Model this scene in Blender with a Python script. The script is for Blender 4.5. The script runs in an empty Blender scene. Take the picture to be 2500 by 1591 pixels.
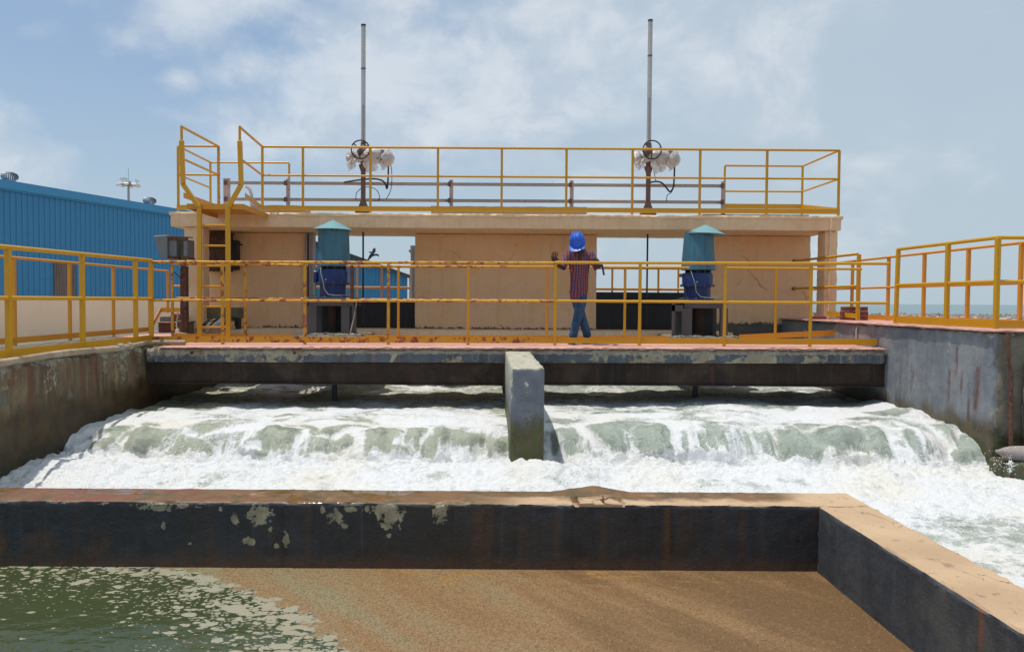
import bpy, bmesh, math, random
import numpy as np
from mathutils import Vector, Matrix
random.seed(7)
S = bpy.context.scene
COL = S.collection
pi = math.pi

# ------------------------------------------------------------------ camera
cam = bpy.data.cameras.new("camera")
camo = bpy.data.objects.new("camera", cam)
COL.objects.link(camo)
cam.lens = 1900 / 2500 * 36
cam.sensor_width = 36
cam.shift_x = 0.024
cam.clip_start = 0.05
cam.clip_end = 20000
th = math.atan(60 / 1900)
camo.matrix_world = Matrix.Translation((0, 0, .64)) @ Matrix.Rotation(pi / 2 - th, 4, 'X') @ Matrix.Rotation(.0065, 4, 'Z')
S.camera = camo
S.view_settings.view_transform = 'Standard'
S.view_settings.look = 'None'
S.view_settings.exposure = 0.0
S.view_settings.gamma = 1
S.view_settings.use_curve_mapping = False

# ------------------------------------------------------------------ node helper
class NT:
    def __init__(s, tree):
        s.t = tree; s.n = tree.nodes; s.l = tree.links
    def node(s, typ, **kw):
        n = s.n.new(typ)
        for k, v in kw.items(): setattr(n, k, v)
        return n
    def put(s, sock, v):
        if v is None: return
        if isinstance(v, bpy.types.NodeSocket): s.l.new(v, sock)
        else:
            if hasattr(sock.default_value, '__len__') and not hasattr(v, '__len__'): v = [v] * len(sock.default_value)
            if hasattr(sock.default_value, '__len__') and len(sock.default_value) == 4 and len(v) == 3: v = (*v, 1)
            sock.default_value = v
    def m(s, op, a, b=None, c=None, clamp=False):
        n = s.node('ShaderNodeMath', operation=op); n.use_clamp = clamp
        for i, x in enumerate((a, b, c)):
            if x is not None: s.put(n.inputs[i], x)
        return n.outputs[0]
    def vm(s, op, a, b=None):
        n = s.node('ShaderNodeVectorMath', operation=op)
        s.put(n.inputs[0], a)
        if b is not None: s.put(n.inputs[1], b)
        return n.outputs['Value'] if op in ('DISTANCE', 'LENGTH', 'DOT_PRODUCT') else n.outputs['Vector']
    def mix(s, f, a, b, blend='MIX'):
        n = s.node('ShaderNodeMix', data_type='RGBA', blend_type=blend)
        s.put(n.inputs[0], f); s.put(n.inputs[6], a); s.put(n.inputs[7], b)
        return n.outputs[2]
    def step(s, x, a, b):
        n = s.node('ShaderNodeMapRange', interpolation_type='SMOOTHSTEP')
        s.put(n.inputs[0], x); s.put(n.inputs[1], a); s.put(n.inputs[2], b)
        return n.outputs[0]
    def noise(s, vec, scale=1., detail=4., rough=.55, dist=0.):
        n = s.node('ShaderNodeTexNoise')
        s.put(n.inputs['Vector'], vec); s.put(n.inputs['Scale'], scale); s.put(n.inputs['Detail'], detail)
        s.put(n.inputs['Roughness'], rough); s.put(n.inputs['Distortion'], dist)
        return n.outputs[0]
    def noisecol(s, vec, scale, detail):
        n = s.node('ShaderNodeTexNoise'); s.put(n.inputs['Vector'], vec); s.put(n.inputs['Scale'], scale); s.put(n.inputs['Detail'], detail)
        return n.outputs['Color']
    def voro(s, vec, scale, feature='F1', out='Distance'):
        n = s.node('ShaderNodeTexVoronoi', feature=feature)
        s.put(n.inputs['Vector'], vec); s.put(n.inputs['Scale'], scale)
        return n.outputs[out]
    def attr(s, name):
        n = s.node('ShaderNodeAttribute', attribute_name=name)
        return n.outputs['Fac']
    def pos(s):
        return s.node('ShaderNodeNewGeometry').outputs['Position']
    def sep(s, v):
        n = s.node('ShaderNodeSeparateXYZ'); s.put(n.inputs[0], v); return n.outputs
    def comb(s, x, y, z):
        n = s.node('ShaderNodeCombineXYZ')
        for i, q in enumerate((x, y, z)): s.put(n.inputs[i], q)
        return n.outputs[0]
    def bump(s, h, strength=.5, dist=.01):
        n = s.node('ShaderNodeBump')
        s.put(n.inputs['Height'], h); s.put(n.inputs['Strength'], strength); s.put(n.inputs['Distance'], dist)
        return n.outputs[0]

def material(name):
    m = bpy.data.materials.new(name); m.use_nodes = True
    t = NT(m.node_tree); t.n.clear()
    out = t.node('ShaderNodeOutputMaterial'); b = t.node('ShaderNodeBsdfPrincipled')
    t.l.new(b.outputs[0], out.inputs[0])
    t.b = b; t.out = out
    return m, t

# ------------------------------------------------------------------ sky and sun
SUN_EL, SUN_AZ = math.radians(76), math.radians(-97)    # from the left and a little in front of the building
sd = Vector((math.cos(SUN_EL) * math.sin(SUN_AZ), math.cos(SUN_EL) * math.cos(SUN_AZ), math.sin(SUN_EL)))
W = bpy.data.worlds.new("World"); S.world = W; W.use_nodes = True
t = NT(W.node_tree); t.n.clear()
wo = t.node('ShaderNodeOutputWorld'); bg = t.node('ShaderNodeBackground'); t.l.new(bg.outputs[0], wo.inputs[0])
sky = t.node('ShaderNodeTexSky', sky_type='NISHITA'); sky.sun_disc = False
sky.sun_elevation = SUN_EL; sky.sun_rotation = SUN_AZ; sky.altitude = 0; sky.air_density = 1.0; sky.dust_density = 1.6; sky.ozone_density = 1.2
d = t.node('ShaderNodeTexCoord').outputs['Generated']
def blob(cx, cy, rx, ry):
    """cloud bank round a direction of the sky: bearing cx, height cy"""
    sx = t.sep(d)
    yy = t.m('MAXIMUM', sx[1], .05)
    a = t.m('DIVIDE', t.m('SUBTRACT', t.m('DIVIDE', sx[0], yy), cx), rx)
    b_ = t.m('DIVIDE', t.m('SUBTRACT', t.m('DIVIDE', sx[2], yy), cy), ry)
    r = t.m('SQRT', t.m('ADD', t.m('MULTIPLY', a, a), t.m('MULTIPLY', b_, b_)))
    return t.m('SUBTRACT', 1., r, clamp=True)
clouds = [(-.37, .385, .17, .10, 1.), (-.45, .33, .10, .06, .8), (-.40, .28, .05, .03, .8), (-.57, .34, .07, .05, .7), (-.53, .38, .06, .03, .6),
          (-.30, .30, .10, .05, .8), (-.14, .30, .20, .12, 1.), (.02, .27, .26, .15, 1.), (.06, .35, .22, .06, .9), (-.16, .23, .26, .07, .8), (.30, .30, .45, .22, .55), (.10, .30, .3, .2, .7), (-.20, .36, .08, .05, .5), (.0, .42, .3, .03, .6), (-.62, .40, .1, .03, .6), (-.62, .22, .10, .12, .55)]
acc = None
for cx, cy, rx, ry, wgt in clouds:
    q = t.m('MULTIPLY', blob(cx, cy, rx * 1.5, ry * 1.5), wgt)
    acc = q if acc is None else t.m('MAXIMUM', acc, q)
dn = t.vm('MULTIPLY', d, (1, 1, 1.5))
n1 = t.noise(dn, 5.5, 9, .55, .35)
n2 = t.noise(dn, 2.3, 4, .5, .2)
n3 = t.noise(dn, 20, 6, .6, .2)
dens = t.m('ADD', t.m('MULTIPLY', acc, .62), t.m('MULTIPLY', t.m('SUBTRACT', n1, .5), 1.25))
dens = t.m('ADD', dens, t.m('MULTIPLY', t.m('SUBTRACT', n3, .5), .22))
core = t.step(dens, .13, .48)
sx = t.sep(d)
# thin veil that thickens towards the right and the horizon
veil = t.m('ADD', t.step(t.m('DIVIDE', sx[0], t.m('MAXIMUM', sx[1], .05)), -.35, .35), t.m('MULTIPLY', t.step(sx[2], .30, .0), .35), clamp=True)
veil = t.m('MULTIPLY', veil, t.m('ADD', .50, t.m('MULTIPLY', n2, .55)), clamp=True)
skyc = t.mix(1., sky.outputs[0], (.11, .11, .11), 'MULTIPLY')
hz = t.step(sx[2], .32, -.02)
base = t.mix(t.m('ADD', .50, t.m('MULTIPLY', hz, .22)), skyc, t.mix(hz, (.34, .49, .68), (.43, .56, .67)))
base = t.mix(t.m('MULTIPLY', veil, .88), base, t.mix(t.step(sx[2], .0, .35), (.46, .555, .62), (.52, .60, .66)))
shade = t.noise(dn, 7.5, 6, .6, .3)
cl = t.mix(t.step(shade, .36, .60), (.50, .58, .67), (.70, .745, .79))
fin = t.mix(t.m('MULTIPLY', core, .74), base, cl)
# below the horizon: dull ground light
fin = t.mix(t.step(sx[2], .0, -.03), fin, (.22, .22, .2))
t.l.new(fin, bg.inputs[0]); bg.inputs[1].default_value = 1.07

sl = bpy.data.lights.new("sun", 'SUN'); sl.energy = 3.5; sl.angle = math.radians(.53); sl.color = (1, .955, .88)
so = bpy.data.objects.new("sun", sl); COL.objects.link(so)
so.rotation_euler = sd.to_track_quat('Z', 'Y').to_euler(); so.location = (-6, -3, 20)

# ------------------------------------------------------------------ mesh helpers
ORG = {}
class MB:
    def __init__(s): s.v = []; s.f = []
    def add(s, vs, fs):
        k = len(s.v); s.v += [tuple(p) for p in vs]; s.f += [tuple(i + k for i in f) for f in fs]; return s
    def box(s, x0, x1, y0, y1, z0, z1):
        return s.add([(x, y, z) for z in (z0, z1) for x, y in ((x0, y0), (x1, y0), (x1, y1), (x0, y1))],
                     [(3, 2, 1, 0), (4, 5, 6, 7), (0, 1, 5, 4), (1, 2, 6, 5), (2, 3, 7, 6), (3, 0, 4, 7)])
    def bar(s, a, b, w, h, up=(0, 0, 1)):
        a = Vector(a); b = Vector(b); dd = (b - a).normalized(); up = Vector(up)
        if abs(dd.dot(up)) > .95: up = Vector((0, 1, 0))
        sx = dd.cross(up).normalized() * w / 2; sz = sx.cross(dd).normalized() * h / 2
        vs = [p + i * sx + j * sz for p in (a, b) for i, j in ((-1, -1), (1, -1), (1, 1), (-1, 1))]
        return s.add(vs, [(3, 2, 1, 0), (4, 5, 6, 7), (0, 1, 5, 4), (1, 2, 6, 5), (2, 3, 7, 6), (3, 0, 4, 7)])
    def tube(s, pts, r, n=10, caps=True, closed=False):
        pts = [Vector(p) for p in pts]; m = len(pts)
        rr = r if hasattr(r, '__len__') else [r] * m
        vs = []; prev = None
        for i, p in enumerate(pts):
            if closed: tg = (pts[(i + 1) % m] - pts[i - 1]).normalized()
            else: tg = ((pts[min(i + 1, m - 1)] - pts[max(i - 1, 0)])).normalized()
            if prev is None:
                a = Vector((0, 0, 1)) if abs(tg.z) < .9 else Vector((1, 0, 0))
                ux = tg.cross(a).normalized()
            else: ux = (prev - tg * prev.dot(tg)).normalized()
            prev = ux; uy = tg.cross(ux)
            vs += [p + (ux * math.cos(2 * pi * k / n) + uy * math.sin(2 * pi * k / n)) * rr[i] for k in range(n)]
        fs = []
        for i in range(m if closed else m - 1):
            j = (i + 1) % m
            fs += [(i * n + k, i * n + (k + 1) % n, j * n + (k + 1) % n, j * n + k) for k in range(n)]
        if caps and not closed: fs += [tuple(range(n))[::-1], tuple(range((m - 1) * n, m * n))]
        return s.add(vs, fs)
    def lathe(s, c, prof, n=28, ry=1.):
        vs = []; cx, cy, cz = c
        for r, z in prof: vs += [(cx + r * math.cos(2 * pi * k / n), cy + ry * r * math.sin(2 * pi * k / n), cz + z) for k in range(n)]
        m = len(prof); fs = []
        for i in range(m - 1): fs += [(i * n + k, i * n + (k + 1) % n, (i + 1) * n + (k + 1) % n, (i + 1) * n + k) for k in range(n)]
        fs += [tuple(range(n))[::-1], tuple(range((m - 1) * n, m * n))]
        return s.add(vs, fs)
    def prism(s, poly, z0, z1):
        """poly in xy; z may be callables"""
        n = len(poly)
        g = lambda z, p: z(*p) if callable(z) else z
        vs = [(p[0], p[1], g(z0, p)) for p in poly] + [(p[0], p[1], g(z1, p)) for p in poly]
        return s.add(vs, [tuple(range(n))[::-1], tuple(range(n, 2 * n))] + [(i, (i + 1) % n, n + (i + 1) % n, n + i) for i in range(n)])
    def build(s, name, mat, parent=None, smooth=False, bevel=0, org=None, segs=1):
        me = bpy.data.meshes.new(name)
        if parent is not None: o0 = ORG[parent.name]
        elif org is not None: o0 = Vector(org)
        else:
            a = np.array(s.v); o0 = Vector(((a[:, 0].min() + a[:, 0].max()) / 2, (a[:, 1].min() + a[:, 1].max()) / 2, a[:, 2].min()))
        me.from_pydata([tuple(Vector(p) - o0) for p in s.v], [], s.f)
        bm = bmesh.new(); bm.from_mesh(me)
        bmesh.ops.recalc_face_normals(bm, faces=bm.faces)
        if bevel: bmesh.ops.bevel(bm, geom=[e for e in bm.edges if e.calc_face_angle(0) > .6], offset=bevel, segments=segs, affect='EDGES', clamp_overlap=True)
        for f in bm.faces: f.smooth = smooth
        if smooth:
            for e in bm.edges:
                if e.calc_face_angle(0) > .7: e.smooth = False
        bm.to_mesh(me); bm.free()
        o = bpy.data.objects.new(name, me); COL.objects.link(o)
        if mat: me.materials.append(mat)
        if parent is not None: o.parent = parent
        else: o.location = o0
        ORG[o.name] = o0
        return o

def tag(o, label=None, cat=None, group=None, kind=None):
    if label: o['label'] = label
    if cat: o['category'] = cat
    if group: o['group'] = group
    if kind: o['kind'] = kind
    return o
def thing(name, loc, label, cat, group=None):
    o = bpy.data.objects.new(name, None); o.location = loc; o.empty_display_size = .2; COL.objects.link(o)
    ORG[o.name] = Vector(loc)
    return tag(o, label, cat, group)

# numpy noise
def _h(ix, iy, iz, seed):
    h = (ix.astype(np.int64) * 374761393 + iy.astype(np.int64) * 668265263 + iz.astype(np.int64) * 2147483647 + seed * 974634777) & 0xffffffff
    h = ((h ^ (h >> 13)) * 1274126177) & 0xffffffff
    h = ((h ^ (h >> 16)) * 2246822519) & 0xffffffff
    return ((h ^ (h >> 15)) & 0xffffff) / float(0xffffff)
def vnoise(x, y, z=None, seed=0):
    if z is None: z = np.zeros_like(x)
    ix, iy, iz = np.floor(x), np.floor(y), np.floor(z)
    fx, fy, fz = x - ix, y - iy, z - iz
    fx, fy, fz = [q * q * q * (q * (q * 6 - 15) + 10) for q in (fx, fy, fz)]
    r = 0
    for a in (0, 1):
        for b in (0, 1):
            for c in (0, 1):
                r = r + _h(ix + a, iy + b, iz + c, seed) * (fx if a else 1 - fx) * (fy if b else 1 - fy) * (fz if c else 1 - fz)
    return r
def fbm(x, y, z=None, oct=4, seed=0, gain=.5):
    r = 0; a = 1.; tot = 0
    for i in range(oct):
        c_, s_ = math.cos(.6 * i), math.sin(.6 * i)
        r = r + a * vnoise((x * c_ - y * s_) * 2 ** i + 17 * i, (x * s_ + y * c_) * 2 ** i - 9 * i, None if z is None else z * 2 ** i, seed + i * 31); tot += a; a *= gain
    return r / tot
def sst(x, a, b):
    q = np.clip((x - a) / (b - a), 0, 1); return q * q * (3 - 2 * q)

def gridbox(name, mat, x0, x1, y0, y1, z0, z1, step, disp=.004, parent=None, attrs=None, freq=6., edge=.012, org=None, post=None, seed=3, topmat=None):
    """box with subdivided faces, slightly uneven surface and worn edges; attrs: {name: f(x,y,z,nx,ny,nz)}"""
    def ticks(a, b): return np.linspace(a, b, max(1, int(round((b - a) / step))) + 1)
    X, Y, Z = ticks(x0, x1), ticks(y0, y1), ticks(z0, z1)
    idx = {}; vs = []; fs = []
    def vid(i, j, k):
        key = (i, j, k)
        if key not in idx: idx[key] = len(vs); vs.append((X[i], Y[j], Z[k]))
        return idx[key]
    a, b, c = len(X) - 1, len(Y) - 1, len(Z) - 1
    for i in range(a):
        for j in range(b):
            fs.append((vid(i, j, c), vid(i + 1, j, c), vid(i + 1, j + 1, c), vid(i, j + 1, c)))
            fs.append((vid(i, j + 1, 0), vid(i + 1, j + 1, 0), vid(i + 1, j, 0), vid(i, j, 0)))
        for k in range(c):
            fs.append((vid(i, 0, k), vid(i + 1, 0, k), vid(i + 1, 0, k + 1), vid(i, 0, k + 1)))
            fs.append((vid(i, b, k + 1), vid(i + 1, b, k + 1), vid(i + 1, b, k), vid(i, b, k)))
    for j in range(b):
        for k in range(c):
            fs.append((vid(0, j, k + 1), vid(0, j + 1, k + 1), vid(0, j + 1, k), vid(0, j, k)))
            fs.append((vid(a, j, k), vid(a, j + 1, k), vid(a, j + 1, k + 1), vid(a, j, k + 1)))
    V = np.array(vs); P = V.copy()
    nx = (V[:, 0] == x1) * 1. - (V[:, 0] == x0); ny = (V[:, 1] == y1) * 1. - (V[:, 1] == y0); nz = (V[:, 2] == z1) * 1. - (V[:, 2] == z0)
    isedge = (abs(nx) + abs(ny) + abs(nz)) >= 2
    q = (fbm(V[:, 0] * freq, V[:, 1] * freq, V[:, 2] * freq, 3, seed) - .5) * 2 * disp
    e = isedge * edge * np.clip(fbm(V[:, 0] * freq * 1.7, V[:, 1] * freq * 1.7, V[:, 2] * freq * 1.7, 4, seed + 5, .7) * 2.2 - .55, .12, 1.5)
    for ax, nn in ((0, nx), (1, ny), (2, nz)): V[:, ax] += nn * (q - e)
    if post: V = post(V, nx, ny, nz)
    me = bpy.data.meshes.new(name)
    o0 = ORG[parent.name] if parent is not None else Vector(org if org is not None else ((x0 + x1) / 2, (y0 + y1) / 2, z0))
    me.from_pydata([tuple(p) for p in (V - np.array(o0))], [], fs)
    for k, fn in (attrs or {}).items():
        at = me.attributes.new(k, 'FLOAT', 'POINT')
        at.data.foreach_set('value', np.clip(fn(P[:, 0], P[:, 1], P[:, 2], nx, ny, nz), 0, 1).astype(np.float32))
    me.polygons.foreach_set('use_smooth', [True] * len(fs))
    me.update()
    bm = bmesh.new(); bm.from_mesh(me)
    for ed in bm.edges:
        if ed.calc_face_angle(0) > .7: ed.smooth = False
    bm.to_mesh(me); bm.free()
    me.materials.append(mat)
    if topmat:
        me.materials.append(topmat)
        me.polygons.foreach_set('material_index', [1 if all(P[i][2] == z1 for i in f) else 0 for f in fs])
    o = bpy.data.objects.new(name, me); COL.objects.link(o)
    if parent is not None: o.parent = parent
    else: o.location = o0
    ORG[o.name] = o0
    return o

# ------------------------------------------------------------------ materials
def m_concrete(name, base, dark, rough=.85, paint=None, cover=.5, streak=.35, rust=0., wet=None, moss=None, speck=.25, scale=1., gloss=None, attr_paint=None, attr_rust=None, bump=.35, rustc=(.20, .075, .03), attr_light=None, lightc=(.5, .5, .45), attr_crack=None, mott=.45, warm=None, marks=0):
    m, t = material(name)
    p = t.pos(); x, y, z = t.sep(p)[:3]
    c = t.mix(t.step(t.noise(p, 1.3 * scale, 6, .6), .3, .7), base, dark)
    c = t.mix(t.m('MULTIPLY', t.step(t.noise(p, 9 * scale, 6, .7), .42, .72), mott), c, [q * .62 for q in dark])
    if warm: c = t.mix(t.m('MULTIPLY', t.step(t.noise(p, 2.1 * scale, 5, .6, .4), .48, .66), .6), c, warm)
    if paint:
        n = t.noise(p, 2.2 * scale, 8, .62, .3)
        pm = t.step(n, cover - .012, cover + .012)
        pc = t.mix(t.step(t.noise(t.vm('MULTIPLY', p, (1, 1, .3)), 5, 5, .6), .3, .7), paint, [q * .62 for q in paint])
        c = t.mix(pm, c, pc)
    if streak:
        sv = t.noise(t.vm('MULTIPLY', p, (7, 7, .55)), 1.7, 5, .62)
        c = t.mix(t.m('MULTIPLY', t.step(sv, .5, .75), streak), c, [q * .28 for q in dark])
        sv2 = t.noise(t.vm('MULTIPLY', p, (11, 11, .7)), 1.3, 4, .62)
        c = t.mix(t.m('MULTIPLY', t.step(sv2, .56, .72), streak * .55), c, [min(1, q * 1.5 + .03) for q in base])
    if rust:
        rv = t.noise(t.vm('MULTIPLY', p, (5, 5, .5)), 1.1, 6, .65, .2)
        c = t.mix(t.m('MULTIPLY', t.step(rv, .55, .72), rust), c, rustc)
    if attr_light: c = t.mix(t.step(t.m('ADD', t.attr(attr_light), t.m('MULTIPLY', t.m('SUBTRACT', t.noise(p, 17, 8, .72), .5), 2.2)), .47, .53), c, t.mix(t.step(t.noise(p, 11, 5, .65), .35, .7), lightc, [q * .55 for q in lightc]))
    if attr_rust: c = t.mix(t.m('MULTIPLY', t.attr(attr_rust), t.step(t.noise(t.vm('MULTIPLY', p, (12, 12, 3)), 2.4, 5, .7), .25, .55)), c, rustc)
    if speck:
        c = t.mix(t.m('MULTIPLY', t.step(t.noise(p, 60 * scale, 3, .7), .58, .75), speck), c, [q * .35 for q in dark])
        c = t.mix(t.m('MULTIPLY', t.step(t.noise(p, 33 * scale, 4, .7), .64, .72), speck * .8), c, [min(1, q * 1.7 + .05) for q in base])
    if marks:
        k_ = t.voro(t.vm('ADD', p, t.vm('MULTIPLY', t.noisecol(p, 1.6, 3), (.22, .22, .22))), .7, 'DISTANCE_TO_EDGE')
        c = t.mix(t.m('MULTIPLY', t.step(k_, .006, .002), t.m('MULTIPLY', t.step(t.noise(p, 1.7, 3), .53, .60), .45)), c, [q * .25 for q in dark])
        c = t.mix(t.m('MULTIPLY', t.step(t.noise(t.vm('MULTIPLY', p, (1, 1, .8)), 13, 5, .7), .66, .72), .5), c, [q * .35 for q in dark])
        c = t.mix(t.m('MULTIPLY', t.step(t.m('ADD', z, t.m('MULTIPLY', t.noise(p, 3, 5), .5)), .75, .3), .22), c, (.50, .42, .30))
    rg = rough
    if wet:
        wz, wcol = wet
        w = t.step(t.m('ADD', z, t.m('MULTIPLY', t.m('SUBTRACT', t.noise(t.vm('MULTIPLY', p, (1, 1, .6)), 2.3, 6, .65), .5), .55)), wz + .12, wz - .12)
        c = t.mix(w, c, t.mix(t.step(t.noise(p, 4, 5, .7), .35, .65), wcol, [q * .45 for q in wcol]))
        rg = t.m('SUBTRACT', rough, t.m('MULTIPLY', w, .35))
    if moss:
        mz, mc = moss
        w = t.m('MULTIPLY', t.step(t.m('ADD', z, t.m('MULTIPLY', t.m('SUBTRACT', t.noise(p, 3.5, 5, .6), .5), .6)), mz + .06, mz - .1), t.step(t.noise(p, 9, 6, .7), .42, .6))
        c = t.mix(w, c, mc)
    if attr_crack: c = t.mix(t.attr(attr_crack), c, (.015, .012, .01))
    t.put(t.b.inputs['Base Color'], c); t.put(t.b.inputs['Roughness'], rg)
    if gloss:
        g = t.step(t.noise(p, 1.7, 5, .6, .5), gloss, gloss + .06)
        t.put(t.b.inputs['Roughness'], t.m('SUBTRACT', rough, t.m('MULTIPLY', g, rough - .12)))
    hgt = t.m('ADD', t.m('MULTIPLY', t.noise(p, 14 * scale, 8, .7), 1.), t.m('MULTIPLY', t.noise(p, 70 * scale, 4, .7), .35))
    if paint: hgt = t.m('ADD', hgt, t.m('MULTIPLY', pm, .25))
    if attr_light == 'flake': hgt = t.m('SUBTRACT', hgt, t.m('MULTIPLY', t.step(t.m('ADD', t.attr('flake'), t.m('MULTIPLY', t.m('SUBTRACT', t.noise(p, 17, 8, .72), .5), 2.2)), .47, .53), .6))
    t.put(t.b.inputs['Normal'], t.bump(hgt, bump, .02))
    return m

def m_paint(name, base, rust=.1, rough=.4, rustc=(.12, .035, .015), var=.25, scale=1., spec=.5, chip=0., chipc=(.3, .3, .28), metal=0., bump=.15, vertical=0.):
    m, t = material(name)
    p = t.pos()
    c = t.mix(t.m('MULTIPLY', t.noise(p, 3 * scale, 5, .6), var * 2), base, [q * .45 for q in base])
    c = t.mix(t.m('MULTIPLY', t.step(t.noise(p, 25 * scale, 5, .7), .55, .7), .35), c, [q * .6 for q in base])
    if vertical: c = t.mix(t.m('MULTIPLY', t.step(t.noise(t.vm('MULTIPLY', p, (9, 9, .8)), 1.5, 5, .6), .45, .72), vertical), c, [q * .3 + .01 for q in base])
    nr = t.noise(p, 7 * scale, 7, .68, .3)
    rm = t.step(nr, .73 - rust * .5, .76 - rust * .5)
    rc = t.mix(t.step(t.noise(p, 30, 4, .7), .35, .65), rustc, [min(1, q * 2.4 + .03) for q in rustc])
    if chip: c = t.mix(t.step(t.noise(p, 12 * scale, 6, .7), .70 - chip * .3, .71 - chip * .3), c, chipc)
    c = t.mix(rm, c, rc)
    t.put(t.b.inputs['Base Color'], c)
    t.put(t.b.inputs['Roughness'], t.m('ADD', rough, t.m('MULTIPLY', rm, .85 - rough)))
    t.b.inputs['Metallic'].default_value = metal
    t.b.inputs['Specular IOR Level'].default_value = spec
    t.put(t.b.inputs['Normal'], t.bump(t.m('ADD', t.m('MULTIPLY', rm, .5), t.noise(p, 40, 4, .7)), bump, .004))
    return m

def m_plain(name, col, rough=.6, metal=0., var=.2, scale=8.):
    m, t = material(name)
    p = t.pos()
    c = t.mix(t.m('MULTIPLY', t.noise(p, scale, 5, .65), var * 2), col, [q * .4 for q in col])
    t.put(t.b.inputs['Base Color'], c); t.b.inputs['Roughness'].default_value = rough; t.b.inputs['Metallic'].default_value = metal
    return m

M = {}
YEL = (.63, .315, .006); ORA = (.74, .31, .02)
M['yellow'] = m_paint('yellow paint', YEL, .06, .38, var=.12)
M['yellow_rust'] = m_paint('rusting yellow paint', (.64, .32, .012), .42, .5, rustc=(.16, .04, .015), var=.15, scale=1.4)
M['yellow_light'] = m_paint('lightly rusted yellow paint', (.66, .29, .012), .2, .45, rustc=(.2, .06, .02), var=.15)
M['orange'] = m_paint('orange yellow paint', ORA, .14, .45, rustc=(.3, .1, .03), var=.15)
M['beige'] = m_concrete('beige plaster', (.86, .62, .38), (.80, .565, .335), streak=.18, speck=.10, scale=.8, bump=.2, rust=.10, mott=.28, warm=(.74, .49, .27))
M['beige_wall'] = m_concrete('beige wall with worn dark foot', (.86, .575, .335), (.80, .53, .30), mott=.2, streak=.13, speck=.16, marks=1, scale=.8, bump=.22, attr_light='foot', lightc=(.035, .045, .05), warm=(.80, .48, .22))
M['greyblue'] = m_concrete('worn grey blue paint on concrete', (.40, .37, .27), (.26, .235, .175), paint=(.155, .175, .205), cover=.47, streak=.32, rust=.35, speck=.3, wet=(-.95, (.10, .08, .045)), moss=(-.75, (.05, .07, .015)))
M['deckedge'] = m_concrete('chipped slab edge', (.40, .36, .255), (.25, .22, .155), paint=(.105, .125, .15), cover=.45, attr_light='lip', lightc=(.38, .33, .24), streak=.55, rust=.6, speck=.4, rustc=(.32, .13, .05), scale=1.2, bump=.6)
M['rwall'] = m_concrete('blue grey wall with rust streaks', (.255, .27, .285), (.155, .17, .19), paint=None, streak=.38, rust=.16, speck=.35, wet=(-.66, (.13, .10, .055)), moss=(-.83, (.045, .06, .015)), attr_rust='rust', rustc=(.13, .058, .042), attr_light='chalk_sunside', lightc=(.36, .36, .32), warm=(.33, .32, .27))
M['lwall'] = m_concrete('brown stained channel wall', (.205, .155, .085), (.075, .052, .026), paint=(.17, .18, .15), cover=.62, streak=.95, rust=.7, speck=.35, wet=(-.50, (.070, .040, .011)), attr_rust='rust', attr_light='light', lightc=(.32, .30, .22), moss=(-.95, (.028, .034, .008)), rustc=(.125, .052, .025))
M['rough'] = m_concrete('rough bare concrete', (.24, .215, .165), (.15, .13, .095), streak=.3, rust=.2, speck=.7, wet=(-.75, (.09, .065, .03)), moss=(-.72, (.04, .06, .012)), bump=.8)
M['black'] = m_concrete('black bitumen paint with flaked patches', (.032, .036, .044), (.018, .020, .024), rough=.5, streak=.6, rust=.35, speck=.4, attr_light='flake', lightc=(.36, .33, .22), rustc=(.10, .042, .012), attr_rust='rust', scale=1.6, bump=.5, warm=(.030, .024, .014))
M['blackside_lit'] = m_concrete('black paint in sunlit tone', (.062, .067, .075), (.036, .040, .046), rough=.7, streak=.5, rust=.15, speck=.4, attr_light='flake', lightc=(.2, .2, .16), attr_rust='rust', scale=1.4, bump=.5, warm=(.10, .10, .085))  # lighter copy of the black paint, for the wall side turned to the sun
M['pierface'] = m_concrete('grey painted pier concrete', (.185, .20, .225), (.12, .13, .15), streak=.25, speck=.3, rust=.08, wet=(-.62, (.10, .075, .035)), moss=(-.62, (.055, .075, .012)), attr_light='chalk_sunside', lightc=(.5, .47, .36), bump=.4)
M['pink'] = m_concrete('pink paving tile', (.60, .335, .27), (.50, .26, .20), streak=0, speck=.2, rust=.05, bump=.15)
M['pinkside'] = m_concrete('pink tile edge', (.55, .38, .31), (.40, .24, .19), streak=.1, speck=.3, bump=.3)
M['beam'] = m_concrete('rusted black steel beam', (.045, .026, .016), (.018, .012, .009), rough=.9, streak=.4, rust=.5, speck=.5, rustc=(.10, .04, .018), bump=.8, warm=(.075, .05, .03))
M['darksteel'] = m_plain('dark steel', (.035, .037, .04), .6, .2)
M['gate'] = m_concrete('black gate plate', (.014, .017, .022), (.010, .012, .015), rough=.5, streak=.3, speck=.15, rust=.05, bump=.2)
M['galv'] = m_plain('galvanised steel', (.42, .43, .44), .45, .5)
M['greysteel'] = m_paint('weathered grey steel', (.33, .30, .29), .12, .6, rustc=(.13, .05, .03), var=.2)
M['rack'] = m_paint('grey cable channel', (.56, .49, .46), .16, .6, rustc=(.18, .06, .035), var=.2)
M['rackpost'] = m_paint('peeling pink grey post', (.55, .40, .36), .32, .7, rustc=(.14, .05, .03), var=.2)
M['brown'] = m_paint('brown primer', (.17, .09, .07), .3, .6, rustc=(.07, .03, .02), var=.3)
M['rustpost'] = m_paint('heavily rusted post', (.16, .07, .025), .5, .85, rustc=(.06, .02, .012), var=.5, bump=.5)
M['teal'] = m_paint('faded teal hood paint', (.05, .175, .245), .05, .45, rustc=(.02, .05, .07), var=.3, vertical=.6, scale=.9, chip=.25, chipc=(.03, .11, .2))
M['tealcap'] = m_paint('pale teal cap paint', (.16, .33, .35), .06, .5, rustc=(.05, .12, .12), var=.12)
M['motor'] = m_paint('deep blue motor paint', (.006, .030, .15), .14, .38, rustc=(.02, .025, .05), var=.3)
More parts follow.
